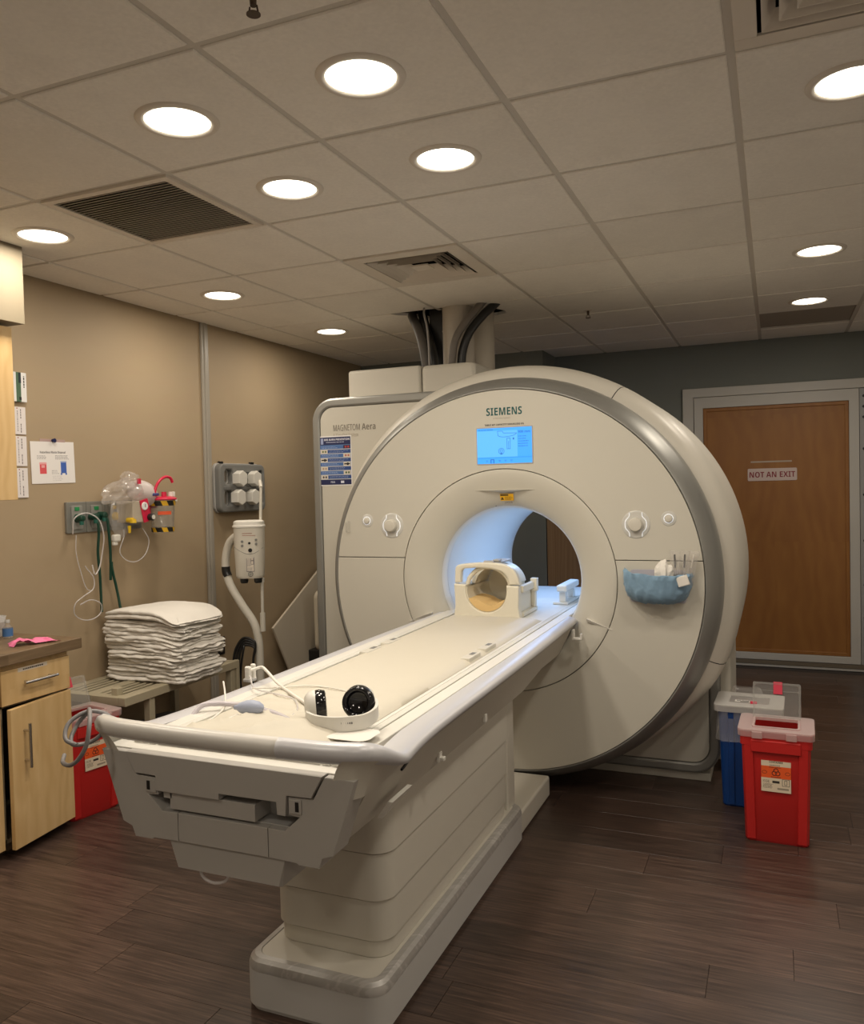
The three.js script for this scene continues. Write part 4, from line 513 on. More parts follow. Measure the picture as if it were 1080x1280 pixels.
// ---------- base cabinets, counter, wall cabinet ----------
{
  const FX = -2.955;   // carcass front
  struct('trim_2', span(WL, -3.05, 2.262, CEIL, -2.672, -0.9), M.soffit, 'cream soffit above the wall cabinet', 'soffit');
  const unit = (z1, z0, name, label, open) => {
    const t = thing('base_cabinet', label, 'cabinet', [WL, 0, (z0 + z1) / 2]), d = z0 - z1, h = d / 2, D = FX - WL;
    part('carcass', [span(0, D, 0.06, 0.80, -h, -h + 0.018), span(0, D, 0.06, 0.80, h - 0.018, h), span(0, D, 0.06, 0.078, -h, h), span(0, 0.01, 0.06, 0.80, -h, h), span(0, D, 0.625, 0.635, -h, h), span(D - 0.02, D, 0.785, 0.80, -h, h)], mat(0.30, 0.24, 0.15, 0.6), t);
    part('kick_plate', span(0, D - 0.06, 0, 0.06, -h, h), M.counter, t);
    const dr = part('drawer_front', span(D, D + 0.02, 0.636, 0.782, -h + 0.003, h - 0.003, 0.002), M.maple, t); woodUV(dr.geometry, 1);
    part('handle', [rod([D + 0.05, 0.718, -0.085], [D + 0.05, 0.718, 0.085], 0.0065), rod([D + 0.015, 0.718, -0.062], [D + 0.05, 0.718, -0.062], 0.005), rod([D + 0.015, 0.718, 0.062], [D + 0.05, 0.718, 0.062], 0.005)], M.steel, dr);
    const gap = part('drawer_gap_cover', span(D, D + 0.004, 0.782, 0.806, -h, h), M.maple, t); woodUV(gap.geometry, 1);
    if (open) { const lb = part('drawer_label', sheetGeo(0.15, 0.017, 0.0008).rotateY(Math.PI / 2).translate(D + 0.0202, 0.772, 0.02), sheetMat(256, 28, (x, w, hh) => { x.fillStyle = '#cfc4b4'; x.fillRect(0, 0, w, hh); strokes(x, 44, 10, 190, 1, 9, '#3a342c', 10); }), dr); }
    const hinge = new THREE.Group(); hinge.name = 'door_leaf'; hinge.position.set(D, 0.045, -h + 0.003); hinge.rotation.y = open ? 7 * RAD : 0; t.add(hinge);
    const door = part('door', span(0, 0.02, 0, 0.582, 0, d - 0.006, 0.002), M.maple, hinge); woodUV(door.geometry, 0);
    part('handle', [rod([0.05, 0.325, d - 0.075], [0.05, 0.51, d - 0.075], 0.0065), rod([0.015, 0.355, d - 0.075], [0.05, 0.355, d - 0.075], 0.005), rod([0.015, 0.48, d - 0.075], [0.05, 0.48, d - 0.075], 0.005)], M.steel, hinge);
  };
  function woodUV(g, rot) { const p = g.attributes.position, uv = g.attributes.uv; for (let i = 0; i < p.count; i++) { const a = p.getZ(i) / 0.5, b = p.getY(i) / 0.7; uv.setXY(i, a + (rot ? 0.37 : 0), b); } }
  unit(-2.742, -2.382, 'a', 'maple base cabinet with its door ajar at the left picture edge', true);
  unit(-2.380, -2.020, 'b', 'maple base cabinet outside the picture, left of the one with the door ajar', false);
  const ct = single('countertop', span(WL, -2.905, 0.808, 0.856, -2.788, -1.9, 0.004), M.counter, 'brown wood grain countertop on the base cabinets', 'countertop'); { const p = ct.geometry.attributes.position, uv = ct.geometry.attributes.uv; for (let i = 0; i < p.count; i++) uv.setXY(i, (p.getX(i) + p.getY(i)) / 0.8, p.getZ(i) / 0.8); }
  const w = thing('wall_cabinet', 'maple wall cabinet under the cream soffit at the left picture edge', 'cabinet', [WL, 1.486, -2.645]);
  part('carcass', span(0, 0.31, 0, 0.762, 0, 0.74, 0.002), M.maple, w); const wd = part('door', span(0.31, 0.33, 0, 0.762, 0.0, 0.37, 0.002), M.maple, w); woodUV(wd.geometry, 0); part('door', span(0.31, 0.33, 0, 0.762, 0.373, 0.74, 0.002), M.maple, w);
  const nt = single('cabinet_notice', sheetGeo(0.16, 0.145, 0.001), sheetMat(192, 192, (x, ww, hh) => { x.fillStyle = '#e6e2da'; x.fillRect(0, 0, ww, hh); x.strokeStyle = '#5a6070'; x.lineWidth = 12; x.beginPath(); x.arc(118, 78, 44, 0, 7); x.stroke(); x.lineWidth = 8; x.beginPath(); x.arc(118, 78, 22, 0, 7); x.stroke(); x.fillStyle = '#7a4a5c'; x.font = 'italic bold 44px sans-serif'; x.fillText('Pro', 104, 172); strokes(x, 20, 14, 150, 2, 9, '#9a94a0', 4); }), 'white notice with a ring emblem on the wall cabinet door', 'notice', [-3.0985, 1.69, -2.475], null, Math.PI / 2);
}
// counter things
single('pink_cloth', (() => { const rows = []; for (let j = 0; j <= 14; j++) { const r = []; for (let i = 0; i <= 20; i++) { const u = i / 20, v = j / 14, e = 0.018 * (fbm(u * 4, v * 4, 341) - 0.5); r.push([(u - 0.5) * 0.16 + e * 2 + 0.03 * v * (u > 0.6 ? 1 : 0), 0.002 + 0.035 * Math.pow(fbm(u * 5, v * 5, 343), 1.5) * (1 - Math.pow(2 * u - 1, 8)), (v - 0.5) * (0.10 - 0.045 * u) + e]); } rows.push(r); } const g = loft(rows, { closed: false, crease: 0.6 }); g.rotateY(1.0); return g; })(), M.pink, 'crumpled pink glove lying on the countertop', 'glove', [-3.01, 0.8565, -2.60]);
{ const t = thing('small_bottle', 'tiny clear bottle with a blue label on the countertop', 'bottle', [-3.235, 0.856, -2.675]); part('glass', lathe([[0.0001, 0], [0.02, 0], [0.022, 0.004], [0.022, 0.048], [0.012, 0.060], [0.009, 0.064], [0.009, 0.074]], 24), M.film, t); part('label', lathe([[0.0225, 0.010], [0.0225, 0.046]], 24), mat(0.06, 0.16, 0.38, 0.5), t); part('cap', lathe([[0.0001, 0.084], [0.0105, 0.084], [0.011, 0.070]], 20), M.greyLight, t); }
{ const t = thing('paper_cup', 'white printed cup cut by the left picture edge on the countertop', 'cup', [-3.345, 0.856, -2.70]); part('cup_body', lathe([[0.0001, 0.002], [0.036, 0], [0.046, 0.088], [0.048, 0.09], [0.045, 0.09], [0.035, 0.004]], 32), M.paper, t); part('print', lathe([[0.0405, 0.03], [0.0445, 0.065]], 32).scale(1, 1, 0.995), mat(0.5, 0.45, 0.42, 0.6), t); }
// ---------- things on the left wall ----------
const LW = Math.PI / 2;
{
  const p = sheetMat(320, 250, (x, w, h) => { x.fillStyle = '#e9e6e4'; x.fillRect(0, 0, w, h); x.fillStyle = '#3c3a3c'; x.font = 'bold 17px sans-serif'; x.textAlign = 'center'; x.fillText('Hazardous Waste Disposal', w / 2, 70, 190); strokes(x, 44, 84, 70, 3, 8, '#8a888a', 3); strokes(x, 176, 82, 106, 4, 7, '#8a888a', 3); x.fillStyle = '#d8545a'; x.fillRect(60, 136, 48, 56); x.fillStyle = '#e7a9aa'; x.fillRect(58, 124, 52, 12); x.fillRect(72, 140, 24, 16); x.fillStyle = '#3f62b4'; x.fillRect(214, 124, 42, 66); x.fillStyle = '#aab6d4'; x.fillRect(212, 116, 46, 9); x.fillStyle = '#3f62b4'; x.fillRect(210, 190, 12, 10); x.fillRect(246, 190, 12, 10); strokes(x, 146, 172, 50, 3, 9, '#9a989a', 3); strokes(x, 150, 206, 70, 4, 9, '#b6b4b6', 2); });
  const t = thing('wall_notice', 'Hazardous Waste Disposal sheet pinned on the tan wall', 'notice', [WL + 0.002, 1.672, -3.145], LW); t.rotation.x = 0; const sh = part('sheet', sheetGeo(0.276, 0.214, 0.0008), p, t); sh.rotation.z = 0.02; part('push_pin', [cyl(0.009, 0.006, 0.012, 0, 0, 0, 14).rotateX(Math.PI / 2).translate(0.0, 0.113, 0.008), cyl(0.011, 0.011, 0.003, 0, 0, 0, 14).rotateX(Math.PI / 2).translate(0.0, 0.113, 0.015)], mat(0.01, 0.015, 0.08, 0.3), t); part('tape', bx(0.16, 0.014, 0.0006, 0.0, 0.113, 0.0006), M.lid, t);
}
{ const spans = [[2.110, 1.966], [1.942, 1.807], [1.798, 1.651], [1.641, 1.495]], labs = ['green and white box, topmost of the column beside the wall cabinet', 'white card second from the top beside the wall cabinet', 'white card third from the top beside the wall cabinet', 'white card lowest of the column beside the wall cabinet'];
  spans.forEach(([a, b], i) => { const d = i ? 0.006 : 0.02; const o = single('wall_card', bx(0.13, a - b, d, 0, 0, d / 2, 0.001), sheetMat(160, 180, (x, w, h) => { x.fillStyle = i ? '#e4dfdf' : '#e8e8e8'; x.fillRect(0, 0, w, h); if (!i) { x.fillStyle = '#4d6a52'; x.fillRect(86, 0, 34, h); x.fillStyle = '#1c2c33'; x.fillRect(104, 0, 18, h * 0.36); x.fillStyle = '#1a1a1a'; x.fillRect(106, h * 0.84, 16, 18); x.save(); x.translate(142, 20); x.rotate(Math.PI / 2); strokes(x, 0, -4, 78, 1, 9, '#333', 8); x.restore(); } else { x.save(); x.translate(118, 14); x.rotate(Math.PI / 2); strokes(x, 0, -10, 60, 1, 9, '#6a6266', 6); strokes(x, 96, -10, 50, 1, 9, '#6a6266', 6); strokes(x, 10, 14, 140, 1, 9, '#8a8288', 5); x.restore(); x.fillStyle = '#9a3a3a'; x.fillRect(96, 6, 8, 6); } }), labs[i], i ? 'card' : 'box', [WL, (a + b) / 2, -2.918], null, LW); o.rotation.z = [0, 0.02, -0.02, 0.01][i] * 0; }); }
{ // gas outlet panel: local x runs along the wall away from the camera
  const t = thing('gas_outlet_panel', 'grey medical gas outlet panel on the tan wall', 'gas panel', [WL, 1.30, -3.205], LW);
  const xs = [0.0, 0.135, 0.27, 0.415], cols = [M.green, M.green, M.yellow, M.white];
  xs.forEach((x, i) => { const o = part('outlet_plate', ext(rrect(0.132, 0.165, 0.006, x + 0.066, 0.0825), 0.016, 0.003), mat(0.26, 0.26, 0.24, 0.35, { metalness: 0.4 }), t); part('outlet_face', ext(rrect(0.074, 0.125, 0.008, x + 0.066, 0.083), 0.022, 0.002), mat(0.33, 0.33, 0.31, 0.35, { metalness: 0.3 }), o); part('indicator', bx(0.03, 0.02, 0.006, x + 0.064, 0.128, 0.023, 0.002), i < 2 ? mat(0.02, 0.25, 0.08, 0.4) : cols[i], o); part('socket', lathe([[0.0001, 0.028], [0.016, 0.028], [0.022, 0.022], [0.024, 0]], 24).rotateX(Math.PI / 2).translate(x + 0.064, 0.078, 0.018), cols[i], o); });
}
{ // three green hoses and flow connectors
  const hose = (pts, l, r = 0.0075) => single('oxygen_hose', tube(pts, r, 50, 10), M.green, l, 'hose', [0, 0, 0], 'green oxygen hoses');
  hose([[WL + 0.05, 1.375, -3.36], [-3.365, 1.36, -3.365], [-3.36, 1.3, -3.367], [-3.37, 1.192, -3.366], [-3.37, 1.061, -3.374], [-3.37, 0.865, -3.378]], 'longest straight green hose hanging from the gas panel');
  hose([[WL + 0.05, 1.385, -3.42], [-3.365, 1.375, -3.43], [-3.36, 1.32, -3.436], [-3.365, 1.185, -3.45], [-3.37, 1.03, -3.45]], 'short green hose hanging right of the longest one');
  hose([[-3.36, 1.13, -3.452], [-3.36, 1.10, -3.452], [-3.36, 0.96, -3.486], [-3.37, 0.80, -3.526], [-3.385, 0.72, -3.55]], 'slanting green hose running down behind the linen stack');
  for (const [z, y, l] of [[-3.36, 1.382, 'left green hose fitting plugged into the gas panel'], [-3.42, 1.39, 'right green hose fitting plugged into the gas panel'], [-3.262, 1.378, 'first green outlet adapter on the gas panel']]) { const t = thing('hose_fitting', l, 'fitting', [WL + 0.024, y, z], LW); part('body', [lathe([[0.0001, 0.05], [0.014, 0.05], [0.018, 0.04], [0.018, 0.0]], 20).rotateX(Math.PI / 2)], M.green, t); part('collar', cyl(0.011, 0.013, 0.03, 0, -0.02, 0.035, 16), mat(0.02, 0.12, 0.09, 0.35), t); }
  const tb = (pts, r, l) => single('clear_tube', tube(pts, r, 90, 8), M.tubing, l, 'tube');
  tb([[-3.36, 1.30, -3.19], [-3.34, 1.381, -3.186], [-3.33, 1.404, -3.23], [-3.33, 1.402, -3.278], [-3.32, 1.366, -3.332], [-3.32, 1.278, -3.361], [-3.33, 1.193, -3.357], [-3.33, 1.109, -3.331], [-3.33, 1.078, -3.301], [-3.34, 1.13, -3.293]], 0.0035, 'clear tube arching over the front of the gas panel');
  tb([[-3.33, 1.13, -3.235], [-3.33, 1.118, -3.243], [-3.33, 1.062, -3.289], [-3.33, 1.007, -3.287], [-3.33, 0.974, -3.22], [-3.34, 0.939, -3.17], [-3.35, 0.885, -3.173], [-3.35, 0.846, -3.23], [-3.35, 0.843, -3.307], [-3.35, 0.87, -3.353], [-3.34, 0.914, -3.344], [-3.34, 0.946, -3.273], [-3.35, 0.929, -3.212]], 0.003, 'clear coiled tube hanging low under the gas panel');
  tb([[-3.36, 1.30, -3.55], [-3.34, 1.268, -3.53], [-3.34, 1.181, -3.495], [-3.34, 1.133, -3.541], [-3.34, 1.117, -3.615], [-3.34, 1.155, -3.694], [-3.34, 1.232, -3.724], [-3.35, 1.303, -3.688]], 0.003, 'clear tube looping under the suction regulator');
  tb([[-3.40, 1.29, -3.25], [-3.405, 1.20, -3.25], [-3.40, 1.10, -3.27], [-3.39, 1.0, -3.30], [-3.39, 0.985, -3.33]], 0.0025, 'thin clear tube hanging close to the wall below the gas panel');
}
{ // wrapped breathing bag
  const blob = (s, rx, ry, rz, amp, f) => { const g = new THREE.IcosahedronGeometry(1, 5), p = g.attributes.position; for (let i = 0; i < p.count; i++) { const x = p.getX(i), y = p.getY(i), z = p.getZ(i), k = 1 + amp * (fbm(x * f + 9 + s, y * f + z * f * 0.8, s, 4) - 0.5) * 2; p.setXYZ(i, x * k * rx, y * k * ry, z * k * rz); } return toCreasedNormals(g, amp > 0.2 ? 0.35 : 0.9); };
  const t = thing('breathing_bag', 'resuscitator bag in clear crinkled wrap above the gas panel', 'breathing bag', [-3.335, 1.50, -3.60]);
  part('bag', blob(2, 0.065, 0.068, 0.11, 0.05, 2).rotateX(-0.35).translate(0, 0.005, -0.08), new THREE.MeshPhysicalMaterial({ color: lin(0.85, 0.78, 0.76), roughness: 0.35, transmission: 0.35, thickness: 0 }), t);
  part('plastic_wrap', blob(6, 0.075, 0.065, 0.13, 0.42, 2.8).rotateX(0.25).translate(0.01, 0.012, 0.09), M.film, t);
  part('wrap_tail', blob(11, 0.05, 0.05, 0.05, 0.5, 3.2).translate(0.0, 0.075, 0.02), M.film, t);
  part('red_valve', [cyl(0.012, 0.012, 0.03, 0.05, 0.07, 0.0, 14)], M.magenta, t);
  const m = thing('face_mask', 'clear mask pouch with yellow valve hanging under the wrapped bag', 'mask', [-3.36, 1.32, -3.52]);
  part('pouch', loft([0.17, 0.12, 0.05, -0.02, -0.06].map((y, j) => Array.from({ length: 14 }, (_, k) => { const q = k / 14 * Math.PI * 2, w = [0.05, 0.07, 0.075, 0.06, 0.03][j]; return [0.018 * Math.cos(q) + 0.02 * vnoise(k, j, 401), y, w * Math.sin(q)]; })), { crease: 0.5 }), M.film, m);
  part('yellow_valve', [cyl(0.014, 0.014, 0.04, 0, 0, 0, 16).rotateZ(Math.PI / 2).translate(0.06, 0.035, -0.02), cyl(0.018, 0.016, 0.02, 0.08, 0.03, -0.02, 16), cyl(0.007, 0.010, 0.04, 0.07, -0.015, 0.0, 12)], M.yellow, m);
  part('white_connector', [bx(0.03, 0.04, 0.05, 0.02, -0.06, 0.05, 0.01), bx(0.02, 0.02, 0.03, 0.02, -0.09, 0.06, 0.006)], M.white, m);
}
{ // suction regulator with tilted red face
  const t = thing('suction_regulator', 'beige suction regulator with a red gauge face on the gas panel', 'regulator', [WL + 0.03, 1.355, -3.60], LW);
  part('body', [bx(0.12, 0.12, 0.12, 0.0, 0.045, 0.06, 0.006).rotateZ(0)], mat(0.48, 0.42, 0.33, 0.45), t);
  const f = part('red_face', ext(rrect(0.062, 0.128, 0.006), 0.006, 0.001).rotateZ(0.22).translate(0.035, 0.05, 0.121), M.magenta, t);
  part('gauge', lathe([[0.0001, 0.004], [0.019, 0.004], [0.022, 0.006], [0.023, 0]], 24).rotateX(Math.PI / 2).translate(0.024, 0.075, 0.127), M.paper, f); part('gauge_needle', bx(0.003, 0.018, 0.001, 0.026, 0.078, 0.132), M.black, f);
  part('dial', lathe([[0.0001, 0.03], [0.015, 0.03], [0.02, 0.026], [0.02, 0]], 24).rotateX(Math.PI / 2).translate(0.062, 0.012, 0.125), M.black, t); part('dial_face', cyl(0.013, 0.013, 0.002, 0, 0, 0, 20).rotateX(Math.PI / 2).translate(0.062, 0.012, 0.156), M.white, t);
}
{ // suction canister
  const t = thing('suction_canister', 'clear suction canister with a red lid and yellow black bands on the wall', 'canister', [-3.30, 1.268, -3.80]);
  part('jar', lathe([[0.0001, 0.002], [0.058, 0.002], [0.062, 0.006], [0.074, 0.195], [0.072, 0.195], [0.060, 0.010], [0.0001, 0.008]], 40), M.clear, t);
  const band = (y0, y1, r0, r1, draw) => { const g = lathe([[r0, y0], [r1, y1]], 48); return part('hazard_band', g, sheetMat(512, 32, draw, { side: THREE.DoubleSide, roughness: 0.5 }), t); };
  const hz = (x, w, h) => { x.fillStyle = '#d7a91e'; x.fillRect(0, 0, w, h); x.fillStyle = '#15130f'; for (let i = 0; i < 6; i++) { x.beginPath(); x.moveTo(i * 86, 0); x.lineTo(i * 86 + 48, 0); x.lineTo(i * 86 + 62, h); x.lineTo(i * 86 + 14, h); x.fill(); } };
  band(0.008, 0.034, 0.0635, 0.0655, hz); band(0.160, 0.188, 0.0735, 0.0755, hz);
  const lb = part('orange_label', loft([0.108, 0.128].map(y => Array.from({ length: 9 }, (_, i) => { const a = (20 + i * 8) * RAD; return [0.071 * Math.sin(a), y, 0.071 * Math.cos(a)]; })), { closed: false }), mat(0.75, 0.10, 0.03, 0.5), t);
  const lid = part('lid', lathe([[0.0001, 0.214], [0.05, 0.214], [0.07, 0.208], [0.082, 0.203], [0.084, 0.194], [0.076, 0.192]], 40), M.magenta, t);
  for (const [x, z, w] of [[0.03, 0.02, 1], [-0.02, -0.045, 1], [0.02, -0.05, 0]]) part('port', cyl(0.014, 0.012, 0.03, x, 0.225, z, 16), w ? M.magenta : M.white, lid);
  part('port_cap', bx(0.02, 0.03, 0.02, 0.03, 0.225, -0.06, 0.004), M.white, lid); part('handle_clip', bx(0.02, 0.02, 0.03, 0.02, 0.19, -0.085, 0.005), M.white, lid);
  part('red_tube', tube([[0.02, 0.215, 0.075], [0.022, 0.24, 0.083], [0.024, 0.275, 0.07], [0.024, 0.31, 0.035], [0.024, 0.328, -0.015], [0.024, 0.318, -0.052], [0.024, 0.295, -0.066]], 0.0085, 50, 10), M.magenta, lid);
  part('tube_clamp', bx(0.03, 0.016, 0.05, 0.02, 0.226, 0.085, 0.005), mat(0.05, 0.06, 0.22, 0.4), lid);
  part('bracket', [bx(0.06, 0.09, 0.075, -0.055, 0.165, 0.10, 0.006), bx(0.06, 0.05, 0.12, -0.09, 0.17, 0.03, 0.006)], mat(0.30, 0.012, 0.03, 0.4), t);
}
{ // coil rack
  const t = thing('coil_rack', 'grey plastic wall rack with four white hexagonal posts', 'wall rack', [WL, 1.362, -4.44], LW);
  const s = rrect(0.516, 0.325, 0.045, 0.258, 0.162); for (const [x, y] of [[0.098, 0.238], [0.092, 0.095]]) s.holes.push(rrect(0.085, 0.10, 0.025, x, y)); for (const [x, y] of [[0.465, 0.235], [0.465, 0.09]]) s.holes.push(rrect(0.045, 0.09, 0.018, x, y));
  const b = part('rack_body', ext(s, 0.05, 0.01).translate(0, 0, 0.012), M.grey, t); part('rack_back', (() => { const q = rrect(0.522, 0.332, 0.045, 0.255, 0.164); for (const [x, y] of [[0.098, 0.238], [0.092, 0.093]]) q.holes.push(rrect(0.075, 0.09, 0.025, x, y)); for (const [x, y] of [[0.462, 0.235], [0.462, 0.09]]) q.holes.push(rrect(0.035, 0.08, 0.012, x, y)); return ext(q, 0.02, 0.003); })(), M.greyLight, t);
  part('rack_bar', bx(0.44, 0.022, 0.012, 0.258, 0.16, 0.064, 0.004), mat(0.15, 0.15, 0.145, 0.5), t);
  for (const x of [0.305]) for (const y of [0.07, 0.115, 0.215, 0.26]) part('rack_slot', bx(0.03, 0.022, 0.004, x, y, 0.0625), M.black, t);
  for (const [x, y] of [[0.185, 0.225], [0.352, 0.224], [0.163, 0.098], [0.326, 0.098]]) { const g = ext(poly([[0, 0.054], [0.046, 0.032], [0.046, -0.032], [0, -0.054], [-0.046, -0.032], [-0.046, 0.032]].map(([a, c]) => [a + x, c + y])), 0.06, 0.005).translate(0, 0, 0.055); part('hex_post', g, M.white, t); }
  for (const x of [0.07, 0.42]) part('mount_tab', bx(0.04, 0.014, 0.02, x, 0.335, 0.015, 0.003), M.black, t);
}
{ const t = thing('power_outlet', 'black wall outlet partly behind the linen stack', 'outlet', [WL, 0.47, -4.47], LW); part('plate', ext(rrect(0.075, 0.12, 0.006), 0.006, 0.001), M.black, t); for (const y of [-0.025, 0.025]) part('receptacle', lathe([[0.0001, 0.004], [0.016, 0.004], [0.018, 0]], 20).rotateX(Math.PI / 2).translate(0, y, 0.006), mat(0.4, 0.36, 0.3, 0.4), t); }
// ---------- bench, linen ----------
{
  const z1 = -3.99, z0 = -3.08, x0 = WL + 0.005, x1 = -2.945, t = thing('metal_bench', 'beige slatted metal bench along the tan wall', 'bench', [x0, 0, (z0 + z1) / 2]), W = x1 - x0, h = (z0 - z1) / 2;
  part('frame', [span(W - 0.05, W, 0.455, 0.50, -h, h, 0.004), span(0, 0.05, 0.455, 0.50, -h, h, 0.004), span(W / 2 - 0.025, W / 2 + 0.025, 0.455, 0.50, -h, h, 0.004), span(0.051, W - 0.051, 0.456, 0.499, h - 0.05, h - 0.001, 0.004), span(0.051, W - 0.051, 0.456, 0.499, -h + 0.001, -h + 0.05, 0.004)], M.bench, t);
  for (const [a, b] of [[0.05, W / 2 - 0.025], [W / 2 + 0.025, W - 0.05]]) for (let i = 0; i < 4; i++) { const x = a + (i + 0.5) * (b - a) / 4; part('slat', span(x - 0.007, x + 0.007, 0.486, 0.496, -h + 0.05, h - 0.05, 0.003), M.bench, t); }
  for (const x of [0.03, W - 0.03]) for (const z of [-h + 0.03, h - 0.20]) part('leg', span(x - 0.02, x + 0.02, 0, 0.458, z - 0.02, z + 0.02, 0.004), M.bench, t);
  part('end_bracket', span(W - 0.03, W, 0.24, 0.50, -h - 0.02, -h + 0.005, 0.003), M.bench, t); part('corner_block', bx(0.04, 0.04, 0.04, W * 0.80, 0.515, h - 0.05, 0.004), M.bench, t);
}
{
  const n = 9, names = ['topmost', 'second from top', 'third from top', 'fourth from top', 'fifth', 'fourth from bottom', 'third from bottom', 'second from bottom', 'bottom'];
  let y = 0.5; const H = [0.040, 0.038, 0.042, 0.038, 0.042, 0.036, 0.040, 0.040, 0.046];
  for (let k = n - 1; k >= 0; k--) {
    const h = H[k], layers = 2, rings = [], w = 0.50 + 0.035 * hash(k, 1, 9), d = 0.36 + 0.035 * hash(k, 2, 9), per = 6, lv = layers * per, wild = k === 0 ? 0.5 : 1;
    const sag = (x, z) => 0.016 * (fbm(x * 4 + k * 3, z * 5, 500 + k) - 0.5) * wild + (k === 0 ? 0.022 * (1 - Math.pow(x / 0.26, 2)) : 0) - 0.020 * Math.pow(Math.max(0, (x - 0.10) / 0.15), 2) * (n - k) / n * 1.6;
    const base = ringXZ(w, d, 0.035, 0, 8).flatMap((p, i, a) => { const q = a[(i + 1) % a.length], L = Math.hypot(q[0] - p[0], q[2] - p[2]), m = L > 0.1 ? 30 : 1; return Array.from({ length: m }, (_, s) => [p[0] + (q[0] - p[0]) * s / m, 0, p[2] + (q[2] - p[2]) * s / m]); });
    for (let j = 0; j <= lv; j++) { const f = j / lv, lay = Math.min(layers - 1, Math.floor(f * layers)), g = Math.abs(Math.sin(Math.PI * f * layers)), off = 0.020 * (1 - Math.pow(g, 0.45));
      rings.push(base.map(([x, _, z], i) => { const l = Math.hypot(x, z), N = base.length, u = i / N * 40, e = off + 0.045 * wild * (fbm(u * 0.45, lay * 3.1 + k * 7, 520, 3) - 0.5) + 0.012 * wild * (fbm(u * 2.2, lay * 2 + k * 5, 530, 2) - 0.5) * (0.4 + g); const kx = (l - e) / l; return [x * kx, Math.max(k === n - 1 ? 0.001 : -1, h * f + sag(x, z) * (0.5 + 0.5 * f) + 0.022 * wild * (fbm(u * 0.8, lay * 1.7 + k * 3, 540, 3) - 0.5) * (0.3 + 0.7 * Math.sin(Math.PI * f))), z * kx]; })); }
    const topR = rings[rings.length - 1]; for (const s of [0.9, 0.7, 0.45, 0.2]) rings.push(topR.map(([x, yy, z]) => [x * s, h + 0.003 + sag(x * s, z * s) + 0.004 * (fbm(x * s * 9, z * s * 9, 560 + k) - 0.5), z * s]));
    single('folded_sheet', loft(rings, { capA: true, capB: true, crease: 0.8 }), M.linen, 'folded white hospital sheet, ' + names[k] + ' of the stack on the metal bench', 'sheet', [-3.105 + 0.02 * (hash(k, 5, 9) - 0.5), y, -3.56 + 0.02 * (hash(k, 6, 9) - 0.5)], 'folded sheets on the bench', -0.05 + 0.09 * (hash(k, 7, 9) - 0.5));
    y += h;
  }
}
{ const g = new THREE.IcosahedronGeometry(1, 5), p = g.attributes.position; for (let i = 0; i < p.count; i++) { const x = p.getX(i), y = p.getY(i), z = p.getZ(i), k = 1 + 0.22 * (fbm(x * 2 + 4, y * 2 + z * 1.8, 601) - 0.5) * 2; p.setXYZ(i, x * k * 0.2, Math.max(-0.13, y * k * 0.15), z * k * 0.34); } single('floor_bag', toCreasedNormals(g, 0.8), mat(0.06, 0.055, 0.05, 0.6), 'dark grey stuffed bag on the floor under the bench', 'bag', [-3.12, 0.131, -3.55]); }
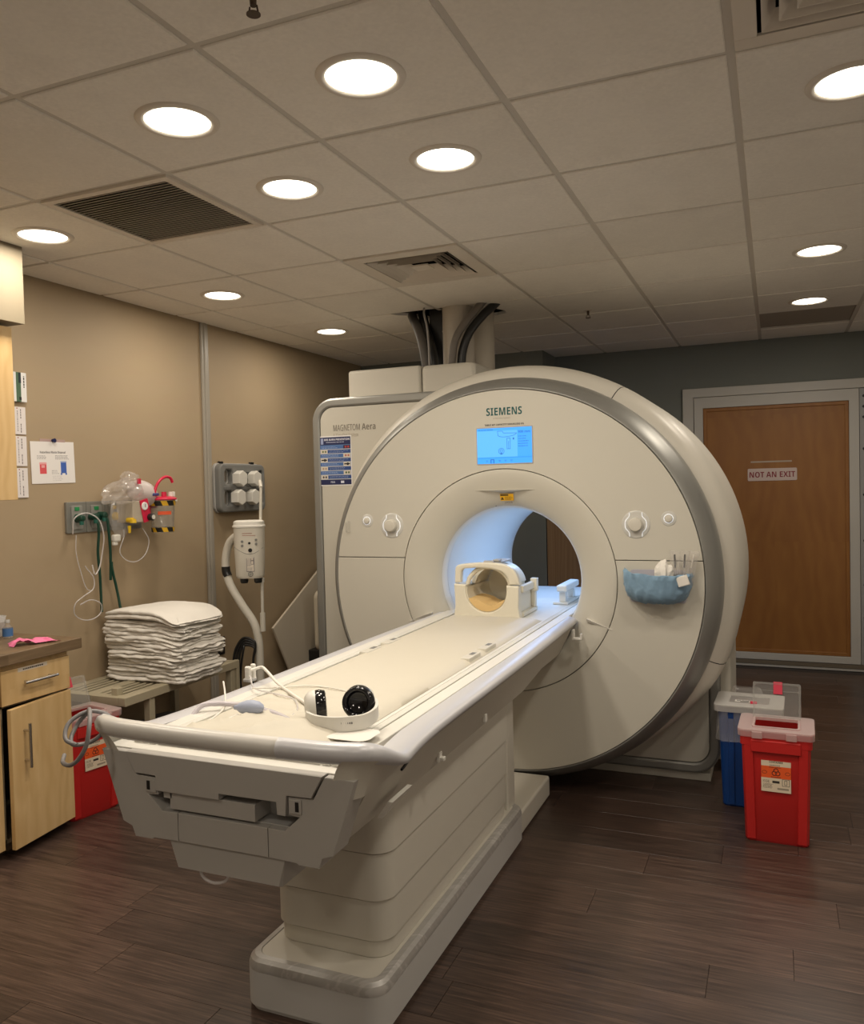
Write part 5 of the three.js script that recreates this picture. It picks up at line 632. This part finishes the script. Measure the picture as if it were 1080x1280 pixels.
// ---------- injector stand ----------
{
  const t = thing('injector_stand', 'white injector stand with S shaped pole behind the table', 'injector stand', [-2.863, 0, -4.1]);
  for (let i = 0; i < 5; i++) { const a = i / 5 * Math.PI * 2 + 0.3, c = Math.cos(a), s = Math.sin(a); const l = part('base_leg', [rod([0, 0.10, 0], [0.26 * c, 0.075, 0.26 * s], 0.018)], M.white, t); part('caster', cyl(0.03, 0.03, 0.022, 0, 0, 0, 18).rotateX(Math.PI / 2).rotateY(-a).translate(0.26 * c, 0.03, 0.26 * s), M.black, l); }
  part('hub', lathe([[0.0001, 0.06], [0.05, 0.06], [0.055, 0.08], [0.045, 0.13], [0.03, 0.15], [0.0001, 0.15]], 24), M.white, t);
  part('pole', tube([[0, 0.12, 0], [0, 0.436, 0], [-0.005, 0.605, 0], [-0.031, 0.70, 0], [-0.119, 0.818, 0], [-0.20, 0.938, 0], [-0.226, 1.025, 0], [-0.222, 1.109, 0], [-0.190, 1.192, 0], [-0.118, 1.240, 0], [-0.06, 1.25, -0.02]], 0.0245, 120, 16), M.plastic, t);
  part('black_collar', tube([[-0.212, 0.985, 0], [-0.222, 1.005, 0], [-0.2265, 1.03, 0], [-0.2265, 1.045, 0]], 0.0262, 20, 16), M.black, t);
  const head = part('injector_head', frustum([[0.150, 0.10, 0.045, 0.985], [0.166, 0.115, 0.05, 1.0], [0.176, 0.125, 0.055, 1.15], [0.180, 0.13, 0.055, 1.285]], 8).rotateY(0.42).translate(-0.02, 0, 0.04), M.plastic, t); head.name = 'injector_head';
  const H = g => g.rotateY(0.42).translate(-0.02, 0, 0.04);
  part('head_cap', H(frustum([[0.188, 0.138, 0.055, 1.286], [0.19, 0.14, 0.056, 1.296], [0.18, 0.13, 0.055, 1.300], [0.176, 0.126, 0.05, 1.32], [0.15, 0.10, 0.045, 1.328]], 8)), M.white, head);
  const dot = (x, y, r, m, n) => part(n, H(cyl(r, r, 0.004, 0, 0, 0, 16).rotateX(Math.PI / 2).translate(x, y, 0.0650)), m, head);
  for (const [x, y] of [[-0.03, 1.205], [-0.03, 1.180], [0.052, 1.213], [0.052, 1.190]]) dot(x, y, 0.0075, M.grey, 'button'); dot(0.012, 1.195, 0.007, M.gap, 'button'); dot(0.016, 1.153, 0.0115, M.black, 'button');
  part('seam', H(tube([[-0.088, 1.175, 0.03], [-0.055, 1.155, 0.0585], [-0.02, 1.137, 0.0625], [0.015, 1.13, 0.0625], [0.05, 1.14, 0.0605], [0.085, 1.165, 0.032]], 0.0013, 40, 6)), M.grey, head);
  const lb = part('device_label', H(new THREE.BoxGeometry(0.046, 0.096, 0.001).translate(0.014, 1.075, 0.0605)), sheetMat(96, 192, (x, w, h) => { x.fillStyle = '#cfc6b8'; x.fillRect(0, 0, w, h); x.strokeStyle = '#5a5660'; x.lineWidth = 5; x.strokeRect(3, 3, w - 6, h - 6); strokes(x, 10, 14, 44, 12, 10, '#6a6670', 4); x.strokeRect(56, 18, 30, 44); x.strokeRect(56, 66, 30, 40); strokes(x, 10, 146, 70, 4, 10, '#6a6670', 4); }), head);
  part('emblem', H(new THREE.TorusGeometry(0.013, 0.0018, 6, 28).translate(0.014, 1.012, 0.0605)), M.grey, head); part('emblem', H(mergeGeometries([bx(0.022, 0.002, 0.001, 0.014, 1.012, 0.0605), bx(0.002, 0.022, 0.001, 0.014, 1.012, 0.0605)])), M.grey, head);
  part('head_lettering', H(mergeGeometries([bx(0.058, 0.004, 0.001, 0.0, 1.252, 0.0645), bx(0.078, 0.003, 0.001, 0.01, 1.240, 0.0645)])), mat(0.35, 0.16, 0.12, 0.5), head);
  for (const [x, z] of [[-0.035, 0.01], [0.048, 0.015]]) part('syringe_mount', H(lathe([[0.0001, 0.955], [0.02, 0.955], [0.024, 0.965], [0.024, 0.99]], 20).translate(x, 0, z)), M.black, head);
  part('upper_rod', [rod([0.035, 1.30, 0.0], [0.032, 1.52, -0.02], 0.009), rod([0.032, 1.52, -0.02], [0.005, 1.56, -0.05], 0.011)], M.plastic, t); part('lower_rod', [rod([0.033, 0.98, 0.0], [0.03, 0.955, 0.0], 0.016), rod([0.033, 0.96, 0.0], [0.030, 0.76, 0.0], 0.0095), rod([0.030, 0.77, 0.0], [0.030, 0.66, 0.0], 0.016)], M.plastic, t);
}
{ const loops = ['outermost', 'second', 'third', 'innermost']; loops.forEach((n, i) => { const a = -0.075 - 0.0 + i * 0.012; single('cable_loop', tube([[-2.868, 0.60 - i * 0.012, -4.06], [-2.93, 0.625 - i * 0.015, -4.045], [-2.985 + i * 0.018, 0.56, -4.035], [-3.005 + i * 0.018, 0.44, -4.03], [-2.985 + i * 0.012, 0.32, -4.03], [-2.93 + i * 0.005, 0.28 + i * 0.01, -4.035], [-2.885, 0.36, -4.055], [-2.880, 0.50, -4.06]], 0.0075, 70, 8, true), M.black, n + ' loop of black cable hanging on the injector pole', 'cable', [0, 0, 0], 'black cable loops'); }); }
// ---------- boards leaning behind the scanner ----------
{ const A = new THREE.Vector3(-3.36, 0.503, -4.99), d1 = new THREE.Vector3(0, 0.472, -0.881), d2 = new THREE.Vector3(0, -0.881, -0.472), L1 = 0.95, L2 = 0.565, c = A.clone().addScaledVector(d1, L1 / 2).addScaledVector(d2, L2 / 2);
  const o = single('leaning_board', bx(0.018, L2, L1, 0, 0, 0, 0.004), mat(0.60, 0.53, 0.42, 0.5), 'tilted cream board leaning on the tan wall behind the injector', 'board', [c.x, c.y, c.z]); o.rotation.set(Math.atan2(0.472, 0.881), 0, 0); o.rotation.z = 0.03;
  single('foam_wedge', ext(rrect(0.5, 0.46, 0.06), 0.03, 0.008).rotateY(Math.PI / 2), mat(0.60, 0.53, 0.41, 0.6), 'rounded cream panel standing between the tilted board and the scanner', 'panel', [-3.27, 0.49, -5.66]); single('black_box', span(-0.1, 0.1, 0, 0.26, -0.24, 0.24, 0.01), M.black, 'black box on the floor under the rounded cream panel', 'box', [-3.25, 0, -5.68]); }

renderer.render(scene, camera);
